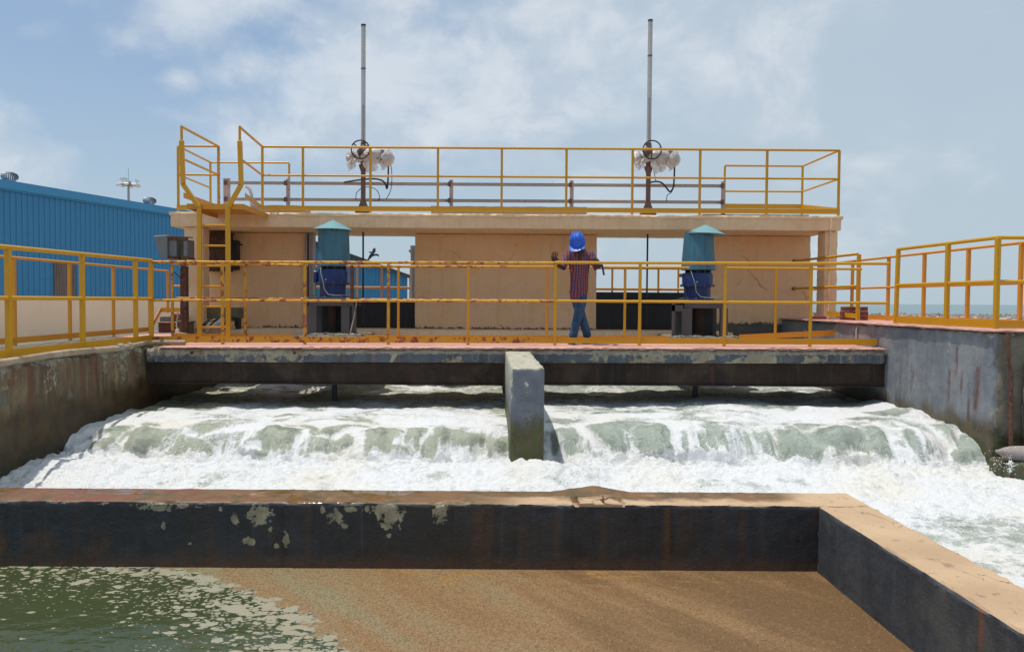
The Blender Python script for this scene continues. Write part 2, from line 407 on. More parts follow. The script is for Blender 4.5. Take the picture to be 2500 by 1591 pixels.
M['stand'] = m_paint('dark grey stand', (.10, .10, .10), .25, .7, rustc=(.05, .03, .02), var=.3)
M['blackrub'] = m_plain('black rubber', (.012, .012, .014), .5)
M['blackpaint'] = m_plain('black handwheel', (.015, .015, .018), .35)
M['wire'] = m_plain('pale green wire', (.30, .38, .34), .5)
M['blue_sheet'] = m_paint('blue wall sheet', (.035, .23, .46), .0, .4, var=.10, scale=.12, vertical=.12)
M['blue_trim'] = m_paint('blue eave trim', (.04, .27, .52), .0, .35, var=.1, scale=.3)
M['sheet_rusty'] = m_paint('unpainted sheet', (.22, .17, .15), .25, .8, rustc=(.12, .08, .06), var=.4, vertical=.8, scale=.5)
M['roof_dark'] = m_plain('dark roof edge', (.06, .06, .065), .7)
M['cream'] = m_concrete('cream plinth wall', (.90, .67, .48), (.86, .63, .45), streak=.08, speck=.03, scale=.3, bump=.1, mott=.08)
M['brick'] = m_concrete('red brick tile', (.26, .075, .06), (.17, .05, .04), streak=.15, speck=.3, bump=.4)
M['olive'] = m_concrete('olive grey box', (.19, .165, .09), (.11, .095, .055), streak=.3, speck=.2, rust=.2)
M['rustbox'] = m_paint('rusted cabinet', (.15, .095, .06), .45, .85, rustc=(.05, .022, .014), var=.6, bump=.5)
M['lampgrey'] = m_paint('grey lamp housing', (.20, .22, .23), .1, .6, rustc=(.12, .05, .03), var=.3)
M['pvc'] = m_plain('dirty white pipe', (.50, .45, .36), .6, 0, .25, 4)
M['pipe_l'] = m_concrete('dirty pipe', (.46, .37, .26), (.30, .22, .14), streak=0, speck=.3, rust=.4, bump=.2)
M['rock'] = m_concrete('shore rocks', (.27, .25, .23), (.22, .20, .18), streak=0, speck=.5, bump=.8)
M['ground'] = m_concrete('sandy ground', (.44, .36, .27), (.36, .29, .22), streak=0, speck=.3, scale=.3)
M['bag'] = m_concrete('grey sack', (.36, .31, .28), (.26, .22, .20), streak=.1, speck=.2, bump=.5, scale=2)
M['grating'] = m_plain('grey lid', (.33, .30, .28), .8)
M['white'] = m_plain('white', (.75, .75, .73), .5, 0, .1)
M['skin'] = m_plain('dark brown skin', (.055, .026, .016), .5, 0, .2, 20)
M['helmet'] = m_plain('blue helmet plastic', (.012, .10, .55), .42, 0, .06)
M['sandal'] = m_plain('brown sandal', (.10, .055, .04), .6)
M['bird'] = m_plain('black feathers', (.01, .01, .012), .5)

# translucent stem cover tube
m, t = material('milky clear tube'); p = t.pos()
t.put(t.b.inputs['Base Color'], t.mix(t.noise(p, 5, 4), (.52, .52, .50), (.40, .38, .36)))
t.b.inputs['Roughness'].default_value = .35
tr = t.node('ShaderNodeBsdfTransparent'); mx = t.node('ShaderNodeMixShader'); mx.inputs[0].default_value = .68
t.l.new(tr.outputs[0], mx.inputs[1]); t.l.new(t.b.outputs[0], mx.inputs[2]); t.l.new(mx.outputs[0], t.out.inputs[0])
M['cleartube'] = m
# crumpled clear plastic sheet
m, t = material('crumpled plastic wrap'); p = t.pos()
nn = t.noise(p, 16, 5, .6, .6)
t.put(t.b.inputs['Base Color'], t.mix(t.noise(p, 7, 3), (.74, .71, .68), (.50, .42, .40)))
t.b.inputs['Roughness'].default_value = .38
t.put(t.b.inputs['Normal'], t.bump(nn, .4, .02))
tr = t.node('ShaderNodeBsdfTransparent'); mx = t.node('ShaderNodeMixShader')
t.put(mx.inputs[0], t.m('ADD', .70, t.m('MULTIPLY', t.step(nn, .40, .66), .24)))
t.l.new(tr.outputs[0], mx.inputs[1]); t.l.new(t.b.outputs[0], mx.inputs[2]); t.l.new(mx.outputs[0], t.out.inputs[0])
M['wrap'] = m

# wall top: tan render, orange stains, damp patches
m, t = material('stained wall coping'); p = t.pos(); px_, py_, pz_ = t.sep(p)[:3]
c = t.mix(t.step(t.noise(p, 2.2, 6, .6), .3, .7), (.52, .36, .215), (.42, .28, .165))
left = t.step(t.m('ADD', px_, t.m('MULTIPLY', t.noise(p, 1.5, 5), .8)), .9, .2)
back = t.step(t.m('ADD', py_, t.m('MULTIPLY', t.m('SUBTRACT', t.noise(p, 4, 5, .6), .5), .4)), 5.02, 5.14)
damp = t.m('MULTIPLY', t.m('MAXIMUM', left, t.m('MULTIPLY', back, t.step(px_, 2.2, 1.9))), t.step(t.noise(p, 3.2, 6, .65, .5), .22, .42))
wetc = t.mix(t.step(t.noise(p, 6, 6, .7, .6), .4, .62), (.19, .095, .035), (.10, .065, .02))
c = t.mix(damp, c, wetc)
c = t.mix(t.m('MULTIPLY', t.step(px_, -1.2, -2.2), t.step(t.noise(p, 5, 5, .7), .45, .6)), c, (.19, .06, .028))
c = t.mix(t.m('MULTIPLY', t.step(t.noise(p, 9, 5, .7, .5), .6, .68), .5), c, (.10, .10, .045))
c = t.mix(t.m('MULTIPLY', t.step(t.noise(p, 6.3, 5, .65), .63, .66), .55), c, (.20, .13, .09))
crk = t.voro(t.vm('ADD', p, t.vm('MULTIPLY', t.node('ShaderNodeTexNoise').outputs['Color'], (.3, .3, 0))), 1.6, 'DISTANCE_TO_EDGE')
c = t.mix(t.m('MULTIPLY', t.step(crk, .004, .001), t.m('MULTIPLY', t.step(px_, .3, .5), t.step(t.noise(p, 1.4, 3), .50, .60))), c, (.05, .035, .025))
c = t.mix(t.m('MULTIPLY', t.step(t.noise(p, 80, 3, .7), .6, .75), .4), c, (.12, .08, .05))
t.put(t.b.inputs['Base Color'], c)
pud = t.m('MULTIPLY', left, t.step(t.noise(p, 1.9, 4, .5, .4), .50, .54))
t.put(t.b.inputs['Roughness'], t.m('SUBTRACT', t.m('SUBTRACT', .85, t.m('MULTIPLY', damp, .35)), t.m('MULTIPLY', pud, .42)))
t.put(t.b.inputs['Normal'], t.bump(t.m('MULTIPLY', t.noise(p, 45, 6, .7), t.m('SUBTRACT', 1., pud)), .4, .01))
M['coping'] = m

# foaming channel water
m, t = material('foaming water'); p = t.pos()
fo = t.attr('foam'); cl = t.attr('clean'); dp_ = t.attr('deep')
fn = t.m('ADD', t.m('MULTIPLY', t.m('SUBTRACT', t.noise(t.vm('MULTIPLY', p, (1, .8, 1)), 5.5, 9, .66, 1.1), .5), 1.5), t.m('MULTIPLY', t.m('SUBTRACT', t.noise(p, 30, 5, .65, .6), .5), .6))
fil = t.step(t.voro(t.vm('ADD', p, t.vm('MULTIPLY', t.node('ShaderNodeTexNoise').outputs['Color'], (.25, .25, .25))), 11, 'DISTANCE_TO_EDGE'), .09, .0)
pv = t.vm('ADD', t.vm('MULTIPLY', p, (1, .8, .8)), t.vm('MULTIPLY', t.node('ShaderNodeTexNoise').outputs['Color'], (.35, .35, .35)))
veins = t.m('MULTIPLY', t.step(t.voro(pv, 5.5, 'DISTANCE_TO_EDGE'), .07, .0), t.step(t.noise(p, 3, 3), .40, .62))
specks = t.m('MULTIPLY', t.step(t.voro(p, 70), .22, .12), t.step(t.noise(p, 5, 4), .48, .62))
lace = t.m('ADD', t.m('MULTIPLY', veins, .30), t.m('MULTIPLY', specks, .35))
mask = t.step(t.m('ADD', t.m('ADD', fo, fn), t.m('ADD', t.m('MULTIPLY', fil, .18), lace)), .18, .88)
fcol = t.mix(t.step(t.noise(p, .9, 4, .5), .45, .75), (.80, .805, .80), (.80, .77, .69))
wcol = t.mix(cl, (.41, .42, .29), (.35, .41, .35))
wcol = t.mix(t.m('MULTIPLY', t.noise(p, 14, 5, .7), .7), wcol, (.55, .57, .48))
wcol = t.mix(t.m('MULTIPLY', t.step(t.noise(p, 4.5, 5, .65, .6), .50, .68), .6), wcol, (.15, .19, .14))
wcol = t.mix(t.m('MULTIPLY', dp_, .2), wcol, (.13, .155, .115))
t.put(t.b.inputs['Base Color'], t.mix(mask, wcol, fcol))
t.put(t.b.inputs['Roughness'], t.m('ADD', .09, t.m('MULTIPLY', mask, .5)))
t.b.inputs['IOR'].default_value = 1.33
hb = t.m('ADD', t.m('MULTIPLY', mask, .35), t.m('ADD', t.m('MULTIPLY', t.noise(p, 22, 6, .65, .5), .8), t.m('MULTIPLY', t.noise(p, 75, 4, .6), .5)))
t.put(t.b.inputs['Normal'], t.bump(hb, .95, .036))
M['foam'] = m
m, t = material('spray drops'); t.b.inputs['Base Color'].default_value = (.92, .92, .92, 1); t.b.inputs['Roughness'].default_value = .3
M['spray'] = m

# basin water with floating scum
m, t = material('basin water with scum'); p = t.pos(); x, y, z = t.sep(p)[:3]
pw = t.vm('ADD', p, t.vm('MULTIPLY', t.vm('SUBTRACT', t.node('ShaderNodeTexNoise').outputs['Color'], (.5, .5, .5)), (.0, .0, .0)))
# signed distance from the scum front: the front sweeps from the wall at the left down to the right
cx = t.m('SUBTRACT', x, -3.3); cy = t.m('SUBTRACT', y, 3.15)
rr = t.m('SQRT', t.m('ADD', t.m('MULTIPLY', t.m('MULTIPLY', cx, cx), .373), t.m('MULTIPLY', t.m('MULTIPLY', cy, cy), .655)))
lr = t.m('ADD', rr, t.m('MULTIPLY', t.m('SUBTRACT', t.noise(p, 1.6, 5, .55, .4), .5), .42))
solid = t.step(t.m('ADD', lr, t.m('MULTIPLY', t.m('SUBTRACT', t.noise(p, 9, 5, .65), .5), .35)), 1.63, 1.67)
patchy = t.step(lr, .66, 2.0)
ps = t.vm('MULTIPLY', t.vm('ADD', p, t.vm('MULTIPLY', t.vm('SUBTRACT', t.node('ShaderNodeTexNoise').outputs['Color'], (.5, .5, .5)), (.10, .10, 0))), (.72, 1.15, 1.))
pj = t.vm('ADD', ps, t.vm('MULTIPLY', t.vm('SUBTRACT', t.noisecol(p, 24, 3), (.5, .5, .5)), (.045, .045, 0)))
def isles(scale, r0, r1, d0):
    f = t.voro(pj, scale, 'F1'); rnd_ = t.sep(t.voro(pj, scale, 'F1', 'Color'))[0]
    dens_ = t.m('ADD', patchy, t.m('MULTIPLY', t.m('SUBTRACT', t.noise(p, 2.2, 4, .6), .5), .9))
    rad = t.m('ADD', r0, t.m('MULTIPLY', t.m('POWER', t.m('MAXIMUM', dens_, 0.), 2.), r1))
    rad = t.m('MULTIPLY', rad, t.step(rnd_, t.m('ADD', t.m('MULTIPLY', dens_, 1.25), d0), t.m('ADD', t.m('MULTIPLY', dens_, 1.25), d0 - .05)))
    return t.step(f, rad, t.m('SUBTRACT', rad, .05))
i1 = isles(10, .18, .50, -.04); i2 = isles(22, .24, .44, .04); i3 = isles(50, .24, .40, -.05)
s1 = t.m('MAXIMUM', t.m('MAXIMUM', i1, solid), t.m('MAXIMUM', i2, i3))
diag = t.vm('MULTIPLY', t.vm('ADD', p, (0, 0, 0)), (1, 1, 1))
dx = t.m('ADD', t.m('MULTIPLY', x, .8), t.m('MULTIPLY', y, .62)); dy = t.m('SUBTRACT', t.m('MULTIPLY', x, .62), t.m('MULTIPLY', y, .8))
bands = t.noise(t.comb(t.m('MULTIPLY', dx, 1.9), t.m('MULTIPLY', dy, .38), 0.), 1.6, 6, .6, .25)
bn = t.m('ADD', t.m('MULTIPLY', x, .30), t.m('MULTIPLY', t.m('SUBTRACT', bands, .5), 2.6))
sc = t.mix(t.step(bn, -.75, .15), (.25, .21, .115), (.275, .16, .070))
sc = t.mix(t.step(bn, -.1, .7), sc, (.165, .090, .036))
sc = t.mix(t.m('MULTIPLY', t.step(t.noise(t.vm('MULTIPLY', p, (1, 3, 1)), 2.4, 5, .6, .3), .56, .66), t.step(y, 4.5, 4.85)), sc, (.33, .18, .06))
gr = t.noise(p, 95, 5, .8); gr2 = t.noise(t.vm('MULTIPLY', p, (1, .6, 1)), 60, 5, .75)
sc = t.mix(t.m('MULTIPLY', t.step(gr, .46, .58), .72), sc, (.085, .050, .022))
sc = t.mix(t.m('MULTIPLY', t.step(gr2, .55, .66), .42), sc, (.36, .255, .145))
edgec = t.mix(t.m('MAXIMUM', solid, .25), (.32, .31, .23), sc)
wc = t.mix(t.noise(p, 1.1, 3), (.052, .066, .026), (.042, .052, .020))
t.put(t.b.inputs['Base Color'], t.mix(s1, wc, edgec))
t.put(t.b.inputs['Roughness'], t.m('ADD', .04, t.m('MULTIPLY', s1, .62)))
t.b.inputs['IOR'].default_value = 1.33
hh = t.m('ADD', t.m('MULTIPLY', s1, .5), t.m('ADD', t.m('MULTIPLY', t.m('MULTIPLY', gr, s1), .6), t.m('ADD', t.m('MULTIPLY', t.noise(t.vm('MULTIPLY', p, (1, 1.6, 1)), 3.2, 4, .55), 3.0), t.m('MULTIPLY', t.m('MULTIPLY', t.noise(p, 60, 3), s1), .8))))
t.put(t.b.inputs['Normal'], t.bump(hh, .45, .012))
M['scum'] = m

# sea, colour paled to stand in for distant haze
m, t = material('sea water'); p = t.pos()
t.put(t.b.inputs['Base Color'], t.mix(t.noise(t.vm('MULTIPLY', p, (.01, .05, 1)), 1., 5), (.17, .24, .245), (.14, .21, .215)))
t.b.inputs['Roughness'].default_value = .35
t.put(t.b.inputs['Normal'], t.bump(t.noise(t.vm('MULTIPLY', p, (.25, .6, 1)), 1., 6, .7), .6, .6))
M['sea'] = m

# shirt and jeans
m, t = material('checked orange and blue shirt'); p = t.pos(); x, y, z = t.sep(p)[:3]
wx = t.m('ADD', x, t.m('MULTIPLY', t.noise(p, 5, 2), .07))
s_ = t.step(t.m('SINE', t.m('MULTIPLY', wx, 150.)), -.25, .25)
h_ = t.step(t.m('SINE', t.m('MULTIPLY', t.m('ADD', z, t.m('MULTIPLY', t.noise(p, 5, 2), .03)), 150.)), .2, .5)
c = t.mix(s_, (.33, .085, .04), (.05, .045, .13))
c = t.mix(t.m('MULTIPLY', h_, .42), c, (.05, .04, .13))
t.put(t.b.inputs['Base Color'], c); t.b.inputs['Roughness'].default_value = .9
t.put(t.b.inputs['Normal'], t.bump(t.noise(p, 14, 3, .5), .9, .03))
M['shirt'] = m
m, t = material('blue jeans'); p = t.pos()
t.put(t.b.inputs['Base Color'], t.mix(t.step(t.noise(t.vm('MULTIPLY', p, (1, 1, .5)), 9, 5, .6), .35, .65), (.045, .115, .21), (.02, .055, .12)))
t.b.inputs['Roughness'].default_value = .9
t.put(t.b.inputs['Normal'], t.bump(t.noise(t.vm('MULTIPLY', p, (1, 1, 1.6)), 14, 3, .5), .9, .03))
M['jeans'] = m
# ------------------------------------------------------------------ ground, sea, shore
mb = MB()
for x0, x1, y0, y1 in ((-500, -6.95, -30, 16.3), (-500, 500, 16.3, 125), (9.6, 500, 9.4, 16.3)):
    mb.add([(x0, y0, -1.0), (x1, y0, -1.0), (x1, y1, -1.0), (x0, y1, -1.0)], [(0, 1, 2, 3)])
tag(mb.build('ground', M['ground'], org=(0, 0, -1)), kind='structure')
mb = MB(); mb.add([(-9000, 119, -2.2), (9000, 119, -2.2), (9000, 16000, -2.2), (-9000, 16000, -2.2)], [(0, 1, 2, 3)])
tag(mb.build('sea', M['sea'], org=(0, 0, -2.2)), kind='structure')
mb = MB()
for i in range(520):
    y = random.uniform(84, 124); x = random.uniform(24, 95); r = random.uniform(.2, .45)
    vs = [(x + r * 1.5 * random.uniform(.6, 1) * math.cos(a), y + r * math.sin(a), -1.05) for a in [k * pi / 3 for k in range(6)]]
    vs += [(x + r * .8 * random.uniform(.5, 1) * math.cos(a + .3), y + r * .6 * math.sin(a + .3), -1. + r * random.uniform(.35, .8)) for a in [k * pi / 3 for k in range(6)]]
    mb.add(vs, [(k, (k + 1) % 6, 6 + (k + 1) % 6, 6 + k) for k in range(6)] + [tuple(range(6, 12))])
tag(mb.build('shore_rocks', M['rock']), kind='stuff', label='grey band of rocks and rubble along the sea shore')

# ------------------------------------------------------------------ channel walls
def streaks(lst, w=.028):
    def fn(x, y, z, nx, ny, nz):
        r = np.zeros_like(x)
        for yc, z1, z0, ww in lst:
            slant = yc + (z1 - z) * .06
            r = np.maximum(r, np.exp(-((y - slant) / (w * ww)) ** 4) * sst(z, z0 - .06, z0 + .1) * sst(z, z1 + .02, z1 - .02))
        return r
    return fn
rw = gridbox('channel_wall', M['rwall'], 5.6, 6.9, 8.6, 16.3, -2.0, .33, .035, disp=.006, edge=.02,
    attrs={'rust': streaks([(9.26, .148, -.232, .75), (9.40, -.15, -.57, .75), (9.14, -.04, -.40, .5), (8.86, -.06, -.62, 1.5), (9.01, -.47, -.80, .7), (10.22, -.25, -.5, .7), (10.42, -.56, -.68, .7), (11.9, .2, -.1, .6)]),
           'chalk_sunside': lambda x, y, z, nx, ny, nz: np.maximum(.62 * np.exp(-((y - 9.42) / .04) ** 2) * sst(z, 0, .12), np.exp(-((y - 8.67) / .07) ** 2) * .33) + .36 * sst(z, .22, .32)})
tag(rw, 'blue grey painted concrete channel wall with dark red rust streaks, right of the falling water', 'wall')
gridbox('return_wall', M['rough'], 5.63, 9.6, 8.57, 9.4, -2.0, .325, .06, disp=.012, edge=.03, parent=rw, freq=9)
gridbox('buttress', M['rough'], 5.90, 9.5, 8.42, 8.565, -2.0, -.0, .06, disp=.012, edge=.02, parent=rw, freq=7)
gridbox('ledge', M['greyblue'], 5.52, 7.6, 8.12, 8.56, -2.0, -1.02, .05, disp=.03, edge=.04, parent=rw, freq=5)
gridbox('paving', M['pink'], 5.55, 6.98, 8.52, 16.3, .335, .365, .07, disp=.003, edge=.012, parent=rw)
gridbox('paving', M['pink'], 6.985, 9.65, 8.52, 9.45, .335, .365, .07, disp=.003, edge=.012, parent=rw)

lw = gridbox('channel_wall', M['lwall'], -6.9, -4.8, 5.32, 16.3, -2.0, -.03, .045, disp=.014, edge=.05, freq=4., attrs={
    'rust': lambda x, y, z, nx, ny, nz: np.clip(sum(g * np.exp(-((y + z * .1 - a) / w) ** 2) * sst(z, zb - .1, zb + .1) for a, w, zb, g in ((8.14, .05, -.6, 1.), (8.5, .025, -.4, .8), (9.2, .05, -.75, 1.), (9.5, .09, -.35, .9), (7.85, .12, -.25, .8), (10.1, .05, -.5, .6), (8.9, .03, -.35, .7), (10.6, .04, -.6, .7))), 0, 1),
    'light': lambda x, y, z, nx, ny, nz: np.clip(sum(g * np.exp(-((y - a) / w) ** 2) * sst(z, zb - .1, zb + .15) for a, w, zb, g in ((8.55, .16, -.45, .50), (10.2, .25, -.5, .48), (10.7, .10, -.6, .45), (9.75, .08, -.4, .46), (7.75, .2, -.3, .42))) + .45 * sst(z, -.12, -.04), 0, 1)})
tag(lw, 'brown stained concrete channel wall with rust and damp, left of the falling water', 'wall')
gridbox('coping', M['rough'], -6.9, -4.86, 5.32, 16.3, -.028, .02, .06, disp=.006, edge=.03, parent=lw)

# bridge slab across the channel
tilt = lambda V, nx, ny, nz: V + np.stack([V[:, 0] * 0, V[:, 0] * 0, V[:, 0] * .004 - .004], 1)
br = thing('footbridge', (0.4, 11.6, -.21), 'concrete footbridge with pink tiled top and rusted steel beams, spanning the foaming channel', 'footbridge')
gridbox('slab', M['deckedge'], -4.79, 5.59, 10.86, 12.55, -.215, -.025, .035, disp=.008, edge=.035, parent=br, post=tilt, freq=7, attrs={'lip': lambda x, y, z, nx, ny, nz: np.clip(1.1 * sst(z, -.115, -.075) + .30 * sst(x, -1.6, -2.6) + .35 * np.exp(-((x - 2.2) / .55) ** 2), 0, 1)})
gridbox('paving', M['pink'], -4.62, 5.59, 10.83, 12.56, -.022, .0, .04, disp=.003, edge=.03, parent=br, post=tilt)
for x0, x1, zz in ((-4.79, .235, 0), (.625, 5.59, .012)):
    b = MB(); b.box(x0, x1, 10.93, 10.95, -.525 + zz, -.225 + zz); b.box(x0, x1, 10.90, 11.05, -.54 + zz, -.526 + zz); b.box(x0, x1, 10.90, 11.05, -.224 + zz, -.216 + zz)
    for k in range(1): b.box(x0 + .003, x0 + .02, 10.905, 10.928, -.524 + zz, -.226 + zz)
    b.build('steel_beam', M['beam'], br)
    b = MB(); b.box(x0, x1, 12.35, 12.37, -.52 + zz, -.225 + zz); b.build('steel_beam', M['beam'], br)
for x, z in ((-4.05, -.07), (-2.62, -.065)):
    b = MB(); b.box(x - .07, x + .07, 10.76, 10.85, z - .008, z); b.box(x - .07, x - .055, 10.77, 10.85, z - .05, z - .009); b.build('bracket', M['rustpost'], br)
for x, y in ((-2.27, 11.55), (3.10, 11.55)):
    b = MB(); b.box(x - .035, x + .035, y - .03, y + .03, -1.4, -.22); b.box(x - .015, x + .015, y + .031, y + .05, -1.4, -.22)
    b.build('hanger_post', M['darksteel'], br)

# pier
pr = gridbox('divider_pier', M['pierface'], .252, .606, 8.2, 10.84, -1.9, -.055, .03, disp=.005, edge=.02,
    attrs={'chalk_sunside': lambda x, y, z, nx, ny, nz: np.clip(nz + .42 * (nx < 0) * sst(z, -.9, -.1) * 1.6 + np.exp(-((x - .42) / .03) ** 2 - ((z + .27) / .09) ** 2) * (ny < 0) * .62 + .45 * sst(z, -.09, -.06), 0, 1)})  # left face painted paler as the sunny side; top and smear are cream
tag(pr, 'grey concrete divider pier with mossy foot, standing in foam in mid channel', 'pier')
gridbox('footing', M['rough'], .252, .606, 12.57, 16.2, -1.9, -.30, .15, parent=pr)

# ------------------------------------------------------------------ sluice building
bd = thing('sluice_building', (0.4, 14.6, -.25), 'long beige open concrete sluice house with flat roof slab behind the footbridge', 'building')
gridbox('plinth', M['beige'], -5.6, 4.4, 13.9, 15.6, -.25, .112, .08, parent=bd, disp=.005, edge=.015)
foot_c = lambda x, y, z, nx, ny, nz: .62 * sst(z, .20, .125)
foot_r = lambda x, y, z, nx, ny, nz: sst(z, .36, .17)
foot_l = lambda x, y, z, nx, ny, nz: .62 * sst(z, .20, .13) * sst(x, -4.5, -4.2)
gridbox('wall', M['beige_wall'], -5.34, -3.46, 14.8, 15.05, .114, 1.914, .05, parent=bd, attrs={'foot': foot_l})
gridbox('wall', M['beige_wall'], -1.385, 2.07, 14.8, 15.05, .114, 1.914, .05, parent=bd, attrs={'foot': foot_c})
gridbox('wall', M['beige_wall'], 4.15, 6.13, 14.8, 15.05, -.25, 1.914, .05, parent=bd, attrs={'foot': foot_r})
gridbox('pillar', M['beige'], -5.36, -5.02, 13.75, 14.08, .114, 1.914, .05, parent=bd)
gridbox('pillar', M['beige'], 5.94, 6.165, 13.75, 14.08, .366, 1.914, .05, parent=bd)
rs = gridbox('roof_slab', M['beige'], -5.57, 6.2, 13.7, 15.55, 1.917, 2.165, .05, parent=bd, disp=.003, edge=.006, freq=3)
gridbox('roof_lip', M['beige'], -5.60, 6.23, 13.685, 13.80, 2.105, 2.172, .04, parent=bd, disp=.005, edge=.012, freq=5)
for x0, x1, y0, y1, z1 in ((-1.05, 1.8, 14.25, 15.1, 2.375), (-4.25, -3.35, 14.0, 14.8, 2.34), (3.8, 5.7, 13.86, 15.0, 2.215)):
    gridbox('roof_lid', M['grating'], x0, x1, y0, y1, 2.168, z1, .12, parent=bd)
b = MB(); b.tube([(6.01, 13.715, .38), (6.01, 13.715, 1.9), (6.01, 13.68, 1.93), (6.01, 13.68, 2.12)], .014); b.build('conduit', M['beige'], bd)
b = MB(); b.box(-3.455, -3.41, 14.72, 15.0, .12, 1.91); b.box(-3.385, -3.31, 14.74, 15.0, .12, 1.91); b.box(-3.41, -3.386, 14.95, 14.99, .12, 1.9); b.build('gate_guide', M['greysteel'], bd)
for x0, x1 in ((-1.4, 2.09), (-6.8, -3.4), (4.1, 6.9)):
    gridbox('foundation', M['rough'], x0, x1, 14.1, 16.25, -2., -.252, .2, parent=bd)

# gates
for x0, x1, z1, lab in ((-3.40, -1.39, .655, 'black steel sluice gate closing the left opening of the beige building'), (2.075, 4.145, .83, 'black steel sluice gate closing the right opening of the beige building')):
    g = thing('sluice_gate', ((x0 + x1) / 2, 15.1, .0), lab, 'gate', 'black sluice gates')
    b = MB(); b.box(x0, x1, 15.07, 15.09, -.24, z1); b.build('gate_plate', M['gate'], g)
    b = MB(); b.box(x0, x1, 15.095, 15.15, z1 - .05, z1 + .004)
    for k in range(5):
        xx = x0 + .2 + k * (x1 - x0 - .4) / 4
        b.box(xx - .02, xx + .02, 15.095, 15.16, -.2, z1 - .055)
    b.build('gate_rib', M['gate'], g)

# ------------------------------------------------------------------ railings
def post(root, x, y, z0, z1, mat, w=.042, lean=0):
    b = MB(); b.bar((x, y, z0), (x + lean, y, z1), w, w * .9, (0, 1, 0)); return b.build('post', mat, root, bevel=.004)
def tube(root, name, pts, mat, r=.021, n=10):
    b = MB(); b.tube(pts, r, n); return b.build(name, mat, root, smooth=True)
def plate(root, name, a, c, h, mat, th=.007):
    """upright strip from a to c, their z being its lower edge"""
    a, c = Vector(a) + Vector((0, 0, h / 2)), Vector(c) + Vector((0, 0, h / 2))
    b = MB(); b.bar(a, c, th, h); return b.build(name, mat, root)
dz = lambda x: .004 * x
# front rail of the bridge
Yf = lambda x: 11.47 - max(0, x) * .062
fr = thing('guard_rail', (.4, 11.4, 0), 'yellow pipe railing along the front edge of the footbridge, rusty on the left', 'railing')
YR, YL = M['yellow_rust'], M['yellow']
def along(xs, z): return [(x, Yf(x), z + dz(x) - .004 * max(0, x)) for x in xs]
tube(fr, 'top_rail', along([-4.93, -2.7, -.3, .97], 1.207), YR, .022); tube(fr, 'top_rail', along([.975, 2.2, 3.5, 4.7, 5.72], 1.213), YL, .022)
tube(fr, 'mid_rail', along([-4.93, -2.7, -.3, .97], .645), YR, .02); tube(fr, 'mid_rail', along([.975, 2.2, 3.5, 5.70], .652), YL, .02)
plate(fr, 'toe_board', (-4.93, 11.445, .005), (.70, 11.445, .03), .09, YR); plate(fr, 'toe_board', (.705, 11.445, .03), (5.57, Yf(5.57) - .02, .055), .085, YL)
for i, x in enumerate([-3.906, -2.692, -1.461, -.284, .990, 2.216, 3.43, 4.64]):
    post(fr, x, Yf(x) + .002, dz(x) - .015, 1.19 - .0 * x, YR if i < 3 else M['yellow_light'] if i == 3 else YL)
# back rail of the bridge
bk = thing('guard_rail', (.4, 12.4, 0), 'thinner yellow railing along the rear edge of the footbridge, interrupted by blue motors', 'railing')
for a, c, mt in (((-5.02, 12.4, 1.205), (-2.86, 12.4, 1.195), YR), ((-2.25, 12.4, 1.185), (.3, 12.4, 1.19), YR), ((.301, 12.4, 1.19), (3.2, 12.4, 1.195), YL), ((3.80, 12.4, 1.195), (6.05, 12.62, 1.2), YL)):
    tube(bk, 'top_rail', [a, c], mt, .020)
    tube(bk, 'mid_rail', [(a[0], a[1], .66), (c[0], c[1], .66)], mt, .018)
for x, mt in ((-5.02, YR), (-3.857, YR), (-1.42, M['yellow_light']), (.946, M['orange']), (2.186, YL), (4.61, YL)): post(bk, x, 12.4 + max(0, x - 4) * .1, -.01 + dz(x), 1.185, mt, .038)
b = MB(); b.tube([(-2.16, 12.4, .66), (-2.16, 12.4, 1.2)], .032); b.build('post', M['rustpost'], bk, smooth=True)
plate(bk, 'toe_board', (-5.0, 12.42, .02), (-3.12, 12.42, .02), .075, M['orange']); plate(bk, 'toe_board', (-1.98, 12.42, .02), (2.9, 12.42, .03), .075, M['orange']); plate(bk, 'toe_board', (4.02, 12.42, .05), (5.58, 12.5, .13), .085, M['orange'])

# rail on the left channel wall
lf = thing('guard_rail', (-4.96, 9.0, .02), 'bright yellow railing along the inner edge of the left walkway', 'railing')
tube(lf, 'top_rail', [(-4.96, 5.6, 1.135), (-4.955, 8.05, 1.165), (-4.95, 11.47, 1.207)], YL, .026); tube(lf, 'mid_rail', [(-4.96, 5.6, .64), (-4.95, 11.47, .645)], YL, .024)
for y in (6.7, 8.05, 9.52, 10.96, 11.47): post(lf, -4.955, y, .02, 1.17 + (y - 8) * .011 - .02, YL, .055)
plate(lf, 'toe_board', (-4.94, 5.6, .03), (-4.93, 11.47, .03), .085, YL)
lo = thing('guard_rail', (-6.2, 12, .02), 'orange railing along the outer edge of the left walkway, up to the steps', 'railing')
tube(lo, 'top_rail', [(-6.2, 7.0, 1.16), (-6.2, 15.12, 1.185)], M['orange'], .02)
tube(lo, 'mid_rail', [(-6.2, 15.12, .90), (-5.75, 15.12, .90)], M['orange'], .018); tube(lo, 'mid_rail', [(-6.2, 7.0, .63), (-6.2, 14.28, .64)], M['orange'], .018)
for y in (8.8, 10.2, 11.55, 12.9, 14.28): post(lo, -6.2, y, .02, 1.16, M['orange'], .045)
post(lo, -6.2, 15.1, .38, 1.18, M['orange'], .045)
plate(lo, 'toe_board', (-6.19, 7.0, .05), (-6.19, 14.28, .05), .08, M['orange']); plate(lo, 'toe_board', (-6.19, 14.28, .05), (-6.19, 14.75, .40), .08, M['orange']); plate(lo, 'toe_board', (-6.19, 14.75, .40), (-5.7, 14.75, .40), .08, M['orange'])

